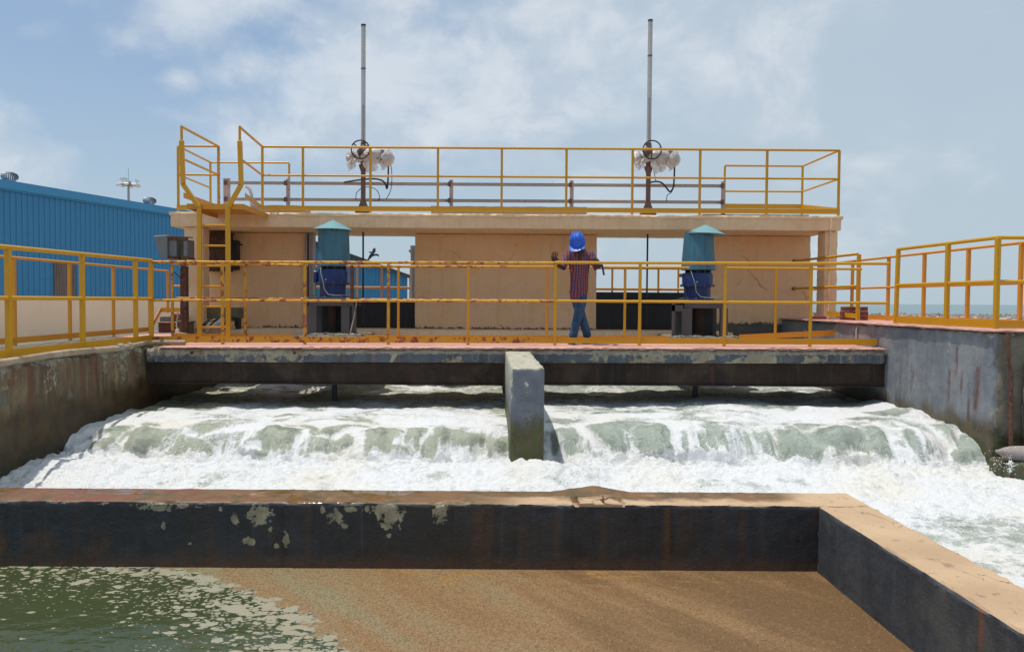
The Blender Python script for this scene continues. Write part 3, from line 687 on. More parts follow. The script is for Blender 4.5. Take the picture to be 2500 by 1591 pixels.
# rails on the right channel wall
ri = thing('guard_rail', (5.75, 9.8, .37), 'tall yellow railing along the inner edge of the right walkway, turning a corner', 'railing')
tube(ri, 'top_rail', [(5.75, 10.94, 1.405), (5.75, 8.8, 1.395), (9.5, 8.8, 1.395)], YL, .023); tube(ri, 'mid_rail', [(5.75, 10.94, .905), (5.75, 8.8, .90), (9.5, 8.8, .90)], YL, .022)
for x, y in ((5.75, 9.75), (5.75, 8.8), (7.1, 8.8), (8.4, 8.8)): post(ri, x, y, .37, 1.39, YL, .052)
post(ri, 5.74, 10.94, .37, 1.4, YL, .05, .015)
plate(ri, 'toe_board', (5.73, 10.94, .375), (5.73, 8.78, .375), .085, YL); plate(ri, 'toe_board', (5.73, 8.775, .375), (9.5, 8.775, .375), .085, YL)
ro = thing('guard_rail', (6.55, 12, .37), 'yellow railing along the outer, seaward edge of the right walkway', 'railing')
tube(ro, 'top_rail', [(6.52, 15.6, 1.40), (6.55, 9.5, 1.40), (9.5, 9.35, 1.40)], M['orange'], .02); tube(ro, 'mid_rail', [(6.52, 15.6, .915), (6.55, 9.5, .905), (9.5, 9.35, .90)], M['orange'], .019)
for y in (14.0, 12.74, 11.7, 10.63, 9.58): post(ro, 6.55, y, .37, 1.39, M['orange'], .048)
for x in (7.9, 9.2): post(ro, x, 9.4, .37, 1.39, M['orange'], .048)
plate(ro, 'toe_board', (6.53, 15.6, .375), (6.53, 9.52, .375), .08, M['orange']); plate(ro, 'toe_board', (6.53, 9.515, .375), (9.5, 9.38, .375), .08, M['orange'])
rb = thing('guard_rail', (6.0, 13.6, .37), 'short yellow railing stub fixed into beige wall and pillar near the bricks', 'railing')
tube(rb, 'top_rail', [(5.81, 14.79, 1.44), (6.07, 12.8, 1.455)], YL, .022); tube(rb, 'mid_rail', [(5.81, 14.79, .92), (6.07, 12.8, .93)], YL, .022)
post(rb, 6.08, 12.78, .37, 1.45, YL, .055); plate(rb, 'toe_board', (5.98, 13.7, .43), (6.06, 12.8, .40), .08, YL)
for z in (1.44, .92):
    b = MB(); b.tube([(5.81, 14.78, z), (5.81, 14.796, z)], .035, 10); b.build('flange', M['rustpost'], rb)

# far railings behind the building
fd = gridbox('rear_walkway', M['rough'], -6.9, 6.9, 16.35, 18.6, -1.0, .28, .3)
tag(fd, 'low concrete walkway behind the beige building', 'walkway')
for y, lab in ((16.9, 'thin yellow railing just behind the beige building, seen through its openings'), (18.2, 'farther thin yellow railing behind the beige building')):
    g = thing('guard_rail', (.5, y, .28), lab, 'railing', 'railings behind the building')
    ztop = .64 + .735 * y / 17
    tube(g, 'top_rail', [(-4.5, y, ztop), (5.9, y, ztop)], M['orange'], .02); tube(g, 'mid_rail', [(-4.5, y, .93 + (y - 17) * .0), (5.9, y, .93)], M['orange'], .018)
    for k in range(11 if y < 17 else 9): post(g, -4.3 + k * (1.0 if y < 17 else 1.25), y, .28, ztop - .01, M['orange'], .04)

# roof railing
rr = thing('guard_rail', (.35, 14.4, 2.17), 'yellow railing round the edge of the flat roof slab, with a gap at the ladder', 'railing')
def rtube(pts, nm='top_rail', r=.021): tube(rr, nm, pts, YL, r)
ZT, ZM = 3.335, 2.835
FX0, FX1 = -5.47, 6.18
rtube([(-3.985, 13.8, ZT), (FX1, 13.8, ZT)]); rtube([(-3.985, 13.8, ZM), (FX1, 13.8, ZM)], 'mid_rail', .019)
rtube([(FX1, 13.8, ZT), (FX1, 15.4, ZT), (4.65, 15.4, ZT)], r=.019); rtube([(FX1, 13.8, ZM), (FX1, 15.4, ZM), (4.65, 15.4, ZM)], 'mid_rail', .018)
rtube([(-4.76, 13.8, ZT), (FX0, 13.8, ZT), (FX0, 15.4, ZT), (-3.92, 15.4, ZT)], r=.019); rtube([(-4.76, 13.8, ZM), (FX0, 13.8, ZM), (FX0, 15.4, ZM)], 'mid_rail', .018)
for x in (-3.985, -3.27, -2.08, -.89, .235, 1.375, 2.54, 3.73, 4.91, FX1, FX0, -4.76): post(rr, x, 13.8, 2.168, ZT - .01, YL, .04)
for x in (FX1, 4.65, FX0, -3.92): post(rr, x, 15.4, 2.168, ZT - .01, YL, .036)
plate(rr, 'toe_board', (-3.9, 13.775, 2.215), (FX1 + .02, 13.775, 2.215), .085, YL); plate(rr, 'toe_board', (FX0 - .02, 13.775, 2.215), (-4.7, 13.775, 2.215), .085, YL)
plate(rr, 'toe_board', (FX1, 13.8, 2.24), (FX1, 15.4, 2.50), .085, YL); plate(rr, 'toe_board', (4.65, 15.4, 2.50), (FX1, 15.4, 2.50), .09, YL)
b = MB()
for k in range(26):
    z = ZT - .02 - k * .042; b.tube([(-4.735 + .012 * math.cos(a) * (k % 2), 13.78 + .012 * math.cos(a) * (1 - k % 2), z + .024 * math.sin(a)) for a in [q * pi / 3 for q in range(6)]], .004, 5, closed=True)
b.build('safety_chain', M['rackpost'], rr)

# ladder with landing
ld = thing('ladder', (-4.32, 12.3, 0), 'yellow steel ladder with flared hand rails and landing, leading up to the roof slab', 'ladder')
Yl = 12.25
for s, xb, xt in ((-1, -4.53, -4.78), (1, -4.08, -3.87)):
    b = MB(); b.bar((xb, Yl, -.01), (xb, Yl, 2.08), .07, .05, (0, 1, 0)); b.bar((xb, Yl, 2.075), (xt, Yl, 2.44), .07, .05, (0, 1, 0)); b.bar((xt, Yl, 2.43), (xt - .02 * (1 if s < 0 else 1), Yl, 3.12), .07, .05, (0, 1, 0)); b.build('stile', YL, ld, bevel=.004)
    xt2 = xt - .02
    b = MB(); b.tube([(xt2, Yl, 3.10), (xt2, Yl, 3.335)], .021); b.tube([(xt2, Yl, 3.335), (-4.76 if s < 0 else -3.985, 13.78, ZT)], .021); b.build('hand_rail', YL, ld, smooth=True)
    b = MB(); b.tube([(xt, Yl, 2.835), (-4.76 if s < 0 else -3.985, 13.78, ZM)], .019); b.build('hand_rail', YL, ld, smooth=True)
    plate(ld, 'toe_board', (xt + .03 * s, Yl + .1, 2.24), (-4.76 if s < 0 else -3.985, 13.76, 2.22), .085, YL)
for z in (.21, .53, .85, 1.17, 1.485, 1.805):
    b = MB(); b.tube([(-4.51, Yl, z), (-4.1, Yl, z)], .017, 8); b.build('rung', M['yellow_light'], ld, smooth=True)
b = MB(); b.box(-4.72, -3.86, Yl + .04, 13.68, 2.125, 2.135); b.build('landing', M['yellow_light'], ld)
b = MB(); b.bar((-4.74, Yl + .035, 2.10), (-3.84, Yl + .035, 2.10), .008, .085); b.bar((-3.85, Yl + .05, 2.10), (-3.85, 13.68, 2.10), .008, .085); b.bar((-4.73, Yl + .05, 2.10), (-4.73, 13.68, 2.10), .008, .085); b.build('landing_frame', M['yellow_light'], ld)

# cable channel rack on the roof
rk = thing('cable_rack', (0, 14.9, 2.17), 'weathered grey two-bar steel rack with peeling posts standing along the roof', 'rack')
xs = [-4.96, -3.82, -.706, 1.592, 4.478]
for z in (2.86, 2.55):
    for a, c in zip(xs[:-1], xs[1:]):
        b = MB(); b.box(a + .03, c - .03, 14.9, 14.905, z - .03, z + .03); b.box(a + .03, c - .03, 14.87, 14.899, z + .025, z + .03); b.box(a + .03, c - .03, 14.87, 14.899, z - .03, z - .025)
        b.build('channel_bar', M['rack'], rk)
for x in xs:
    b = MB(); b.box(x - .035, x + .035, 14.91, 14.94, 2.17, 2.95)
    if x == xs[0]: b.box(x - .09, x - .05, 14.9, 14.94, 2.17, 2.95)
    b.build('post', M['rackpost'], rk)
    for z in (2.86, 2.55):
        b = MB(); b.box(x - .06, x + .0, 14.85, 14.868, z - .045, z + .045)
        b.tube([(x - .05, 14.84, z), (x - .05, 14.85, z)], .016, 6); b.build('clamp', M['brown'], rk)
b = MB(); b.tube([(-4.42, 14.6, 2.17), (-4.42, 14.6, 2.58), (-4.45, 14.6, 2.70), (-4.52, 14.6, 2.75)], .03); b.build('vent_pipe', M['rack'], rk, smooth=True)

# gate hoists
def lump(b, c, r, seed, n=18, m=12, amp=.25):
    vs = []; rnd = []
    for i in range(m + 1):
        ph = pi * i / m
        for k in range(n):
            a = 2 * pi * k / n; vs.append((math.sin(ph) * math.cos(a), math.sin(ph) * math.sin(a), math.cos(ph)))
    A = np.array(vs); q = 1 + (fbm(A[:, 0] * 2.2 + seed, A[:, 1] * 2.2, A[:, 2] * 2.2, 3, seed, .6) - .5) * 2 * amp
    # keep the poles closed
    A = A * q[:, None]
    b.add([(c[0] + p[0] * r[0], c[1] + p[1] * r[1], c[2] + p[2] * r[2]) for p in A], [(i * n + k, i * n + (k + 1) % n, (i + 1) * n + (k + 1) % n, (i + 1) * n + k) for i in range(m) for k in range(n)])
def hoist(X, ztop, zrod, zj, zg, wz, wx, seed, lab, gate_z):
    Y = 14.6
    h = thing('gate_hoist', (X, Y, 2.17), lab, 'gate hoist', 'gate hoists on the roof')
    b = MB(); b.lathe((X, Y, 2.17), [(.0, 0), (.115, 0), (.115, .17), (.095, .21), (.06, .30), (.045, .36), (.045, .86), (.05, .88), (.082, .97), (.082, 1.0), (.05, 1.01), (.05, zg - 2.2)], 12); b.build('pedestal', M['brown'], h, smooth=True)
    b = MB(); b.box(X - .13, X + .13, Y - .13, Y + .13, 2.25, 2.37); b.build('base_plate', M['brown'], h)
    b = MB(); b.lathe((X, Y, zg - .06), [(0, 0), (.10, 0), (.12, .05), (.12, .13), (.07, .17), (.05, .24), (0, .24)], 16); b.tube([(X, Y, zg + .02), (X + .0, Y - .22, wz)], .022); b.build('gearbox', M['brown'], h, smooth=True)
    b = MB(); cx, cy, cz = wx, Y - .26, wz; R_ = .168
    b.tube([(cx + R_ * math.cos(a), cy, cz + R_ * math.sin(a)) for a in [q * 2 * pi / 28 for q in range(28)]], .0125, 8, closed=True)
    hw = b.build('handwheel', M['blackpaint'], h, smooth=True)
    for a in (2.45, .52 if seed < 5 else .22, -1.65):
        b = MB(); b.tube([(cx, cy, cz), (cx + R_ * math.cos(a), cy, cz + R_ * math.sin(a))], .012, 6); b.build('spoke', M['blackpaint'], hw)
    b = MB(); b.tube([(cx, cy - .02, cz), (cx, cy + .05, cz)], .026, 12); b.build('hub', M['brown'], hw)
    b = MB(); b.tube([(X, Y, zg + .18), (X, Y, ztop)], .043, 16, caps=False); b.build('stem_cover', M['cleartube'], h, smooth=True)
    b = MB(); b.tube([(X, Y, ztop - .0), (X, Y, ztop + .03)], .046, 16); b.build('cap', M['darksteel'], h)
    b = MB(); b.tube([(X, Y, zj), (X, Y, zj + .02)], .0455, 16); b.tube([(X, Y, zg + .18), (X, Y, zg + .22)], .05, 16); b.build('collar', M['brown'], h)
    b = MB(); b.tube([(X, Y, gate_z), (X, Y, zrod)], .017, 8); b.build('stem', M['darksteel'], h)
    b = MB(); z0 = zg - .04
    b.tube([(X - .30, Y, z0 - .01), (X - .12, Y, z0)], .075, 16); b.tube([(X + .1, Y, z0), (X + .52, Y, z0 - .01)], .085, 16); b.lathe((X + .38, Y - .05, z0 - .1), [(0, 0), (.09, 0), (.09, .2), (0, .2)], 14)
    b.tube([(X + .27, Y - .15, z0 + .01), (X + .27, Y, z0 + .01)], .075, 16)
    b.build('actuator_motor', M['lampgrey'], h, smooth=True)
    b = MB()
    lump(b, (X - .225, Y - .02, z0 - .02), (.085, .12, .135), seed)
    lump(b, (X + .20, Y - .02, z0 + .01), (.26, .16, .15), seed + 1, amp=.15)
    lump(b, (X + .43, Y - .02, z0 - .03), (.145, .15, .18), seed + 2, amp=.16)
    lump(b, (X - .02, Y + .02, z0 - .0), (.20, .11, .12), seed + 3, amp=.15)
    for (dx, w, l) in ((-.20, .05, .30), (-.13, .05, .26), (.1, .09, .33), (.2, .07, .30), (.36, .05, .27)):
        k = len(b.v); n = 6; vs = []
        for i in range(n):
            f = i / (n - 1); ww = w * (.35 + .65 * math.sin(pi * (.15 + .7 * f)))
            xx = X + dx + .02 * math.sin(i * 1.7 + seed) + (-.05 if dx < 0 else .03) * f
            vs += [(xx - ww, Y - .12 + .02 * math.cos(i * 2.1), z0 - .05 - l * f * .8), (xx, Y - .15, z0 - .05 - l * f * .85), (xx + ww, Y - .12 + .025 * math.sin(i * 1.3), z0 - .05 - l * f * .75)]
        b.add(vs, [(3 * i + j, 3 * i + j + 1, 3 * i + j + 4, 3 * i + j + 3) for i in range(n - 1) for j in (0, 1)])
    b.build('plastic_wrap', M['wrap'], h, smooth=False)
    if seed < 5: cab = [[(X + .47, Y - .02, 3.22), (X + .47, Y - .02, 3.06), (X + .465, Y - .02, 2.9), (X + .45, Y - .04, 2.72), (X + .42, Y - .04, 2.80), (X + .36, Y - .05, 2.87), (X + .2, Y - .06, 2.90), (X - .1, Y + .1, 2.90), (X - .4, Y + .28, 2.885)],
                         [(X + .50, Y, 3.22), (X + .53, Y, 3.06), (X + .53, Y, 2.8), (X + .48, Y + .1, 2.66), (X + .40, Y + .2, 2.56)], [(X - .17, Y + .2, 2.54), (X - .15, Y + .15, 2.66), (X - .05, Y + .12, 2.75), (X + .1, Y + .1, 2.77), (X + .23, Y + .15, 2.72), (X + .28, Y + .2, 2.6), (X + .25, Y + .25, 2.54)]]
    else: cab = [[(X + .48, Y - .02, 3.24), (X + .48, Y - .02, 3.08), (X + .475, Y - .02, 2.9), (X + .46, Y - .03, 2.78), (X + .40, Y - .04, 2.70), (X + .33, Y - .04, 2.77), (X + .24, Y - .05, 2.86), (X + .12, Y - .05, 2.885), (X - .02, Y + .1, 2.87)],
                 [(X + .46, Y - .02, 2.8), (X + .44, Y, 2.7), (X + .36, Y, 2.64), (X + .34, Y, 2.52)], [(X + .1, Y, 3.1), (X + .14, Y, 2.9)]]
    for i, c in enumerate(cab):
        b = MB(); P = [Vector(q) for q in c]; pts = []
        for j in range(len(P) - 1):
            p0, p1, p2, p3 = P[max(j - 1, 0)], P[j], P[j + 1], P[min(j + 2, len(P) - 1)]
            for s in range(5):
                u = s / 5; pts.append(.5 * ((2 * p1) + (p2 - p0) * u + (2 * p0 - 5 * p1 + 4 * p2 - p3) * u * u + (3 * p1 - p0 - 3 * p2 + p3) * u ** 3))
        pts.append(P[-1]); b.tube(pts, .016 if i == 0 else .007, 7); b.build('cable', M['blackrub'], h, smooth=True)
hoist(-2.335, 5.72, 4.27, 4.93, 3.36, 3.40, -2.345, 1, 'gate spindle with handwheel and plastic-wrapped actuator, on the roof above the left opening', .2)
hoist(2.985, 5.84, 4.43, 5.2, 3.38, 3.43, 2.995, 8, 'gate spindle with handwheel and torn plastic-wrapped actuator, on the roof above the right opening', .2)

# blue motors
def motor(cx, rb_, rt, z0, zt, lean, lab, seed):
    Y = 12.9
    g = thing('drive_motor', (cx, Y, .08), lab, 'motor', 'blue motors under conical hoods')
    b = MB(); 
    prof = [(rb_ - .01, z0), (rb_, z0), (rb_ * .995, z0 + .012)] + [(rb_ + (rt - rb_) * f, z0 + (zt - z0) * f) for f in (.2, .4, .6, .8, 1)] + [(rt - .01, zt)]
    b.lathe((cx, Y, 0), prof, 36); hood = b.build('hood', M['teal'], g, smooth=True)
    b = MB(); b.lathe((cx + lean, Y, zt - .035), [(.0, .004), (.325, 0), (.335, 0), (.335, .006), (.2, .075), (.03, .158), (0, .165)], 36); cp = b.build('hood_cap', M['tealcap'], g, smooth=True)
    cp.rotation_euler = (0, .045 * (1 if seed else .3), 0); 
    b = MB()
    for dx, w_, h_ in ((.03, .03, .06), (.09, .035, .05)) if not seed else ((-.10, .012, .03), (.10, .02, .05)):
        yy_ = Y - math.sqrt(max(.01, rt ** 2 - dx ** 2)) - .006; b.add([(cx + dx - w_, yy_, zt - .01), (cx + dx + w_, yy_, zt - .01), (cx + dx, yy_, zt - .01 - h_), (cx + dx - w_, yy_ + .02, zt - .01), (cx + dx + w_, yy_ + .02, zt - .01), (cx + dx, yy_ + .02, zt - .01 - h_)], [(0, 2, 1), (3, 4, 5), (0, 1, 4, 3), (1, 2, 5, 4), (2, 0, 3, 5)])
    b.build('notch_shade', M['blackrub'], hood)['kind'] = 'stuff'  # black wedges set on the hood, standing for the shade inside its holes
    b = MB(); b.tube([(cx + (rb_ + .001) * math.cos(-2.1), Y + (rb_ + .001) * math.sin(-2.1), z0 + .01), (cx + (rt + .001) * math.cos(-2.1), Y + (rt + .001) * math.sin(-2.1), zt)], .004, 5); b.build('seam', M['teal'], hood)
    b = MB()
    for k in range(10):
        a = 2 * pi * k / 10; b.box(cx + .19 * math.cos(a) - .02, cx + .19 * math.cos(a) + .02, Y + .19 * math.sin(a) - .02, Y + .19 * math.sin(a) + .02, z0 - .06, z0 + .03)
    b.lathe((cx, Y, z0 - .05), [(0, 0), (.17, 0), (.17, .05), (0, .05)], 24); b.build('vent_ring', M['darksteel'], g)
    b = MB(); zb = .69
    b.lathe((cx - .01, Y, 0), [(0, zb), (.27, zb), (.27, zb + .02), (.215, zb + .025), (.215, .905), (.28, .91), (.28, .935), (.245, .94), (.25, 1.10), (.235, z0 - .05), (0, z0 - .05)], 32)
    b.build('motor_body', M['motor'], g, smooth=True)
    b = MB()
    for k in range(12):
        a = 2 * pi * k / 12 + .2; x, y = cx - .01 + .263 * math.cos(a), Y + .263 * math.sin(a)
        b.tube([(x, y, .90), (x, y, .945)], .009, 6); b.tube([(x * 1 , y, zb), (x, y, zb + .03)], .009, 6)
    b.tube([(cx - .08, Y - .255, .975), (cx - .08, Y - .235, .975)], .014, 8); b.build('bolt', M['greysteel'], g)['kind'] = 'stuff'
    b = MB(); b.box(cx - .32, cx - .255, Y - .08, Y + .08, .93, 1.12) if not seed else b.box(cx - .31, cx - .26, Y - .05, Y + .03, 1.06, 1.12); b.build('terminal_box', M['motor'] if not seed else M['brown'], g, bevel=.01)
    b = MB(); b.tube([(cx - .17, Y - .2, z0 - .02), (cx - .16, Y - .25, 1.08), (cx - .12, Y - .27, .95), (cx - .10, Y - .27, .82), (cx - .03, Y - .29, .735), (cx + .1, Y - .29, .72), (cx + .26, Y - .28, .725), (cx + .36, Y - .28, .72)], .007, 6); b.build('wire', M['wire'], g, smooth=True)
    b = MB(); b.tube([(cx - .27, Y - .05, 1.08), (cx - .28, Y - .1, .95), (cx - .25, Y - .2, .8), (cx - .24, Y - .24, .72), (cx - .38, Y - .2, .70)], .005, 6); b.build('wire', M['blackrub'], g, smooth=True)
    tx0, tx1 = (cx - .36, cx + .42) if not seed else (cx - .33, cx + .40)
    b = MB(); b.box(tx0, tx1, Y - .36, Y + .36, .655, .69); b.box(tx0 + .03, tx1 - .03, Y - .34, Y - .30, .55, .654); b.box(tx0 + .03, tx1 - .03, Y + .30, Y + .34, .55, .654); b.build('table_top', M['stand'], g, bevel=.003)
    for x0, x1 in ((tx0, tx0 + .15), (tx1 - .23, tx1 - .10)) if not seed else ((tx0, tx0 + .15), (tx1 - .12, tx1)):
        for y0, y1 in ((Y - .35, Y - .28), (Y + .28, Y + .35)):
            b = MB(); b.box(x0, x1, y0, y1, .10, .549); b.box(x0 - .02, x1 + .02, y0 - .02, y1 + .02, .088, .1); b.build('leg', M['stand'], g)
    b = MB(); b.box(tx0 + .16, tx1 - (.24 if not seed else .13), Y + .05, Y + .26, .1, .60); b.build('inner_housing', M['gate'], g)
    b = MB(); b.lathe((cx, Y - .13, .088), [(0, 0), (.14, 0), (.14, .05), (.06, .06), (.06, .5), (.12, .51), (.12, .56), (0, .56)], 16); b.build('shaft_coupling', M['beam'], g, smooth=True)
    b = MB(); b.tube([(tx1 + .01, Y - .3, .64), (tx1 - .02, Y - .33, .4), (tx1 - .08, Y - .36, .12), (tx1 - .02, Y - .4, .1)], .011, 6); b.build('conduit', M['pvc'], g, smooth=True)
    if seed:
        b = MB(); b.box(tx0 - .17, tx0 - .13, Y - .36, Y - .32, .1, .63); b.box(tx0 - .17, tx0 - .001, Y - .36, Y - .32, .50, .60); b.build('side_bracket', M['stand'], g)
    else:
        b = MB(); b.box(tx1 - .06, tx1 + .0, Y - .33, Y - .29, .10, .55); b.build('side_bracket', M['stand'], g)
    # the concrete pad
    pd = gridbox('motor_pad', M['rough'], tx0 - .12, tx1 + .14, 12.35, 13.88, -.14, .085, .06, disp=.01, edge=.03, freq=8)
    tag(pd, 'concrete pad under the left blue motor' if not seed else 'concrete pad under the right blue motor', 'concrete pad', 'motor pads')
    b = MB(); rnd = random.Random(seed + 3)
    for k in range(16):
        x = rnd.uniform(tx0 - .1, tx1 + .15); y = rnd.uniform(12.38, 12.6); a = rnd.uniform(-.6, .6)
        b.tube([(x - .1 * math.cos(a), y - .05 * math.sin(a), .095), (x, y, .10 + rnd.uniform(0, .02)), (x + .1 * math.cos(a), y + .06 * math.sin(a), .095)], .004, 5)
    tag(b.build('wire_scraps', M['pvc']), 'thin pale wire scraps lying at the foot of the %s blue motor' % ('left' if not seed else 'right'), 'wire scraps', 'wire scraps')
motor(-2.55, .268, .250, 1.197, 1.83, -.035, 'dark blue motor under straight teal hood with cone cap, before the left opening', 0)
motor(3.48, .278, .232, 1.178, 1.80, .03, 'dark blue motor under tapered teal hood with cone cap, before the right opening', 1)

# ------------------------------------------------------------------ things at the left end
fl = thing('floodlight', (-5.04, 12.95, .0), 'grey trapezoid floodlight on a heavily rusted post at the left end of the footbridge', 'floodlight')
b = MB(); b.box(-5.085, -4.99, 12.92, 13.0, 0.02, 1.19); b.box(-5.10, -5.0, 12.915, 12.918, .3, 1.15); b.build('post', M['rustpost'], fl)
b = MB(); b.box(-5.075, -5.0, 12.90, 12.94, 1.19, 1.66); b.build('upper_post', M['olive'], fl)
b = MB(); b.add([(-5.47, 12.75, 1.675), (-5.24, 12.75, 1.69), (-5.24, 12.75, 1.31), (-5.36, 12.75, 1.315), (-5.47, 13.15, 1.675), (-5.24, 13.15, 1.69), (-5.24, 13.15, 1.31), (-5.36, 13.15, 1.315)],
                    [(0, 1, 2, 3), (7, 6, 5, 4), (0, 4, 5, 1), (1, 5, 6, 2), (2, 6, 7, 3), (3, 7, 4, 0)]); b.build('housing', M['lampgrey'], fl, bevel=.01)
b = MB(); b.box(-5.235, -5.11, 12.8, 13.1, 1.33, 1.66); b.box(-4.99, -4.93, 12.8, 13.1, 1.33, 1.62); b.build('ballast_box', M['lampgrey'], fl)
b = MB()
for x0, x1 in ((-5.24, -5.10), (-4.995, -4.92)):
    b = MB(); b.box(x0 - .004, x1 + .004, 12.785, 13.11, 1.305, 1.329); b.box(x0 - .004, x1 + .004, 12.785, 12.797, 1.33, 1.345); b.build('frame', M['rustpost'], fl)
    b = MB(); b.box(x0 - .004, x1 + .004, 12.785, 12.797, 1.60, 1.66); b.build('frame', M['rustpost'], fl)
b = MB(); b.tube([(-5.24, 12.9, 1.68), (-4.88, 12.9, 1.66)], .012, 6); b.build('bracket', M['rustpost'], fl)
b = MB(); b.tube([(-5.22, 12.8, 1.2), (-5.17, 12.82, 1.1), (-5.09, 12.9, 1.0)], .008, 6); b.build('cable', M['blackrub'], fl)
b = MB(); b.tube([(-5.11, 12.85, .42), (-5.12, 12.8, .2), (-5.06, 12.78, .09), (-4.8, 12.8, .05), (-4.66, 12.85, .09), (-4.58, 12.9, .2)], .012, 7); b.build('cable', M['pvc'], fl, smooth=True)

cb = thing('electric_cabinet', (-5.0, 14.7, 1.16), 'rusted brown electric cabinet on the wall behind the ladder', 'cabinet')
b = MB(); b.box(-5.24, -4.83, 14.45, 14.79, 1.17, 1.86); b.build('box', M['rustbox'], cb, bevel=.006)
b = MB(); b.box(-5.26, -4.80, 14.38, 14.79, 1.862, 1.885); b.box(-5.25, -4.99, 14.42, 14.449, 1.72, 1.80); b.box(-5.25, -4.82, 14.43, 14.449, 1.60, 1.63); b.build('canopy', M['rustpost'], cb)
b = MB(); b.box(-4.81, -4.70, 14.6, 14.79, 1.2, 1.75); b.tube([(-4.83, 14.5, 1.7), (-4.7, 14.5, 1.72), (-4.6, 14.6, 1.66)], .02, 6); b.build('side_box', M['darksteel'], cb)
b = MB(); b.box(-5.22, -5.05, 14.435, 14.449, 1.2, 1.58); b.box(-5.04, -4.86, 14.435, 14.449, 1.2, 1.58); b.build('door', M['rustbox'], cb)

tb = thing('cable_trough', (-4.85, 14.0, .11), 'olive grey trough box on short legs behind the foot of the ladder', 'trough')
b = MB(); b.box(-5.25, -4.43, 13.92, 14.15, .30, .50); b.build('box', M['olive'], tb, bevel=.01)
b = MB(); b.box(-5.2, -5.12, 13.95, 14.1, .112, .299); b.box(-4.52, -4.46, 13.95, 14.1, .112, .299); b.build('leg', M['darksteel'], tb)
b = MB(); b.box(-4.62, -4.45, 13.88, 13.918, .26, .33); b.box(-4.52, -4.50, 13.9, 13.918, .17, .26); b.build('bracket', M['darksteel'], tb)
b = MB(); b.box(-5.34, -5.16, 13.45, 13.68, .0, .23); b.box(-5.36, -5.14, 13.43, 13.7, .232, .27); b.box(-5.36, -5.26, 13.55, 13.69, .272, .36)
tag(b.build('concrete_block', M['olive'], bevel=.01), 'small brown capped concrete block beside the rusted floodlight post', 'block')
b = MB(); rnd = random.Random(4)
for k in range(9):
    x = -5.05 + k * .05; b.tube([(x, 13.75, .13), (x + rnd.uniform(.02, .1), 13.72, .20 + rnd.uniform(0, .05)), (x + rnd.uniform(.1, .18), 13.75, .28), (x + rnd.uniform(.15, .25), 13.8, .30)], .014, 6)
tag(b.build('cable_bundle', M['blackrub'], smooth=True), 'black cables bundled on the plinth below the trough, behind the ladder', 'cables')
b = MB(); b.add([(-4.9, 13.7, .13), (-4.72, 13.7, .13), (-4.62, 13.72, .30), (-4.72, 13.74, .31)], [(0, 1, 2, 3)]); b.add([(-4.98, 13.66, .12), (-4.92, 13.66, .12), (-4.84, 13.68, .24), (-4.9, 13.69, .25)], [(0, 1, 2, 3)])
o = b.build('metal_sheet', M['lampgrey']); md = o.modifiers.new('s', 'SOLIDIFY'); md.thickness = .01
tag(o, 'bent grey metal scraps among the black cables behind the ladder', 'scrap')

st = thing('brick_steps', (-5.95, 14.8, .02), 'two dark red tiled steps at the far end of the left walkway', 'steps')
b = MB(); b.box(-6.16, -5.45, 14.55, 15.6, .02, .20); b.build('step', M['brick'], st, bevel=.008)
b = MB(); b.box(-6.05, -5.45, 14.85, 15.6, .205, .36); b.build('step', M['brick'], st, bevel=.008)
b = MB(); b.box(-6.18, -5.43, 14.53, 14.8, .2005, .21); b.build('step_tread', M['pink'], st)
b = MB(); b.box(-5.9, -4.86, 12.3, 13.6, .021, .04); tag(b.build('paving_slab', M['pink']), 'pink paved landing between the left walkway and the footbridge', 'paving')

# pipes
dp = thing('drain_pipe', (-4.87, 9, .0), 'long dirty cream pipe lying along the top edge of the left channel wall', 'pipe')
b = MB(); pts = [(-4.86, 5.4 + k * .4, -.0 + .012 * math.sin(k * .9) - .003 * k * 0) for k in range(14)]; b.tube(pts, .042, 12); b.build('pipe', M['pipe_l'], dp, smooth=True)
for y0, y1 in ((10.2, 10.32), (10.5, 10.56)):
    b = MB(); b.tube([(-4.86, y0, .0), (-4.86, y1, .0)], .052, 12); b.build('coupling', M['pvc'], dp, smooth=True)
b = MB(); b.tube([(-4.86, 10.6, 0), (-4.85, 11.0, .015), (-4.75, 11.15, .02), (-4.35, 11.2, .02)], .036, 12); b.build('pipe_end', M['pipe_l'], dp, smooth=True)
b = MB(); b.tube([(5.69, 8.5, .33), (5.70, 8.49, .0), (5.735, 8.5, -.1), (5.74, 8.49, -.6), (5.75, 8.48, -1.02)], [.02, .02, .022, .024, .022], 8)
tag(b.build('rusty_pipe', M['rustpost'], smooth=True), 'thin rusty pipe running down the corner of the rough right wall', 'pipe')
b = MB(); b.tube([(5.58, 11.75, .02), (5.575, 11.75, .25), (5.60, 11.75, .30)], .014, 8); tag(b.build('vent_pipe', M['pvc'], smooth=True), 'short pale bent pipe on the right channel wall by the end of the footbridge', 'pipe')
b = MB(); b.tube([(5.44 + k * .05, 8.28, -.925 - .006 * k + .0 * k) for k in range(18)], [.006, .03, .055, .07, .082, .09, .095, .10, .105, .105, .105, .105, .105, .1, .09, .07, .04, .01], 16)
o = b.build('sack', M['bag'], smooth=True); tag(o, 'pointed grey sack lying on the mossy ledge at the right edge', 'sack')
br2 = thing('brick_stack', (6.2, 12.9, .366), 'dark red bricks stacked beside the short railing stub on the right walkway', 'bricks')
rnd = random.Random(2)
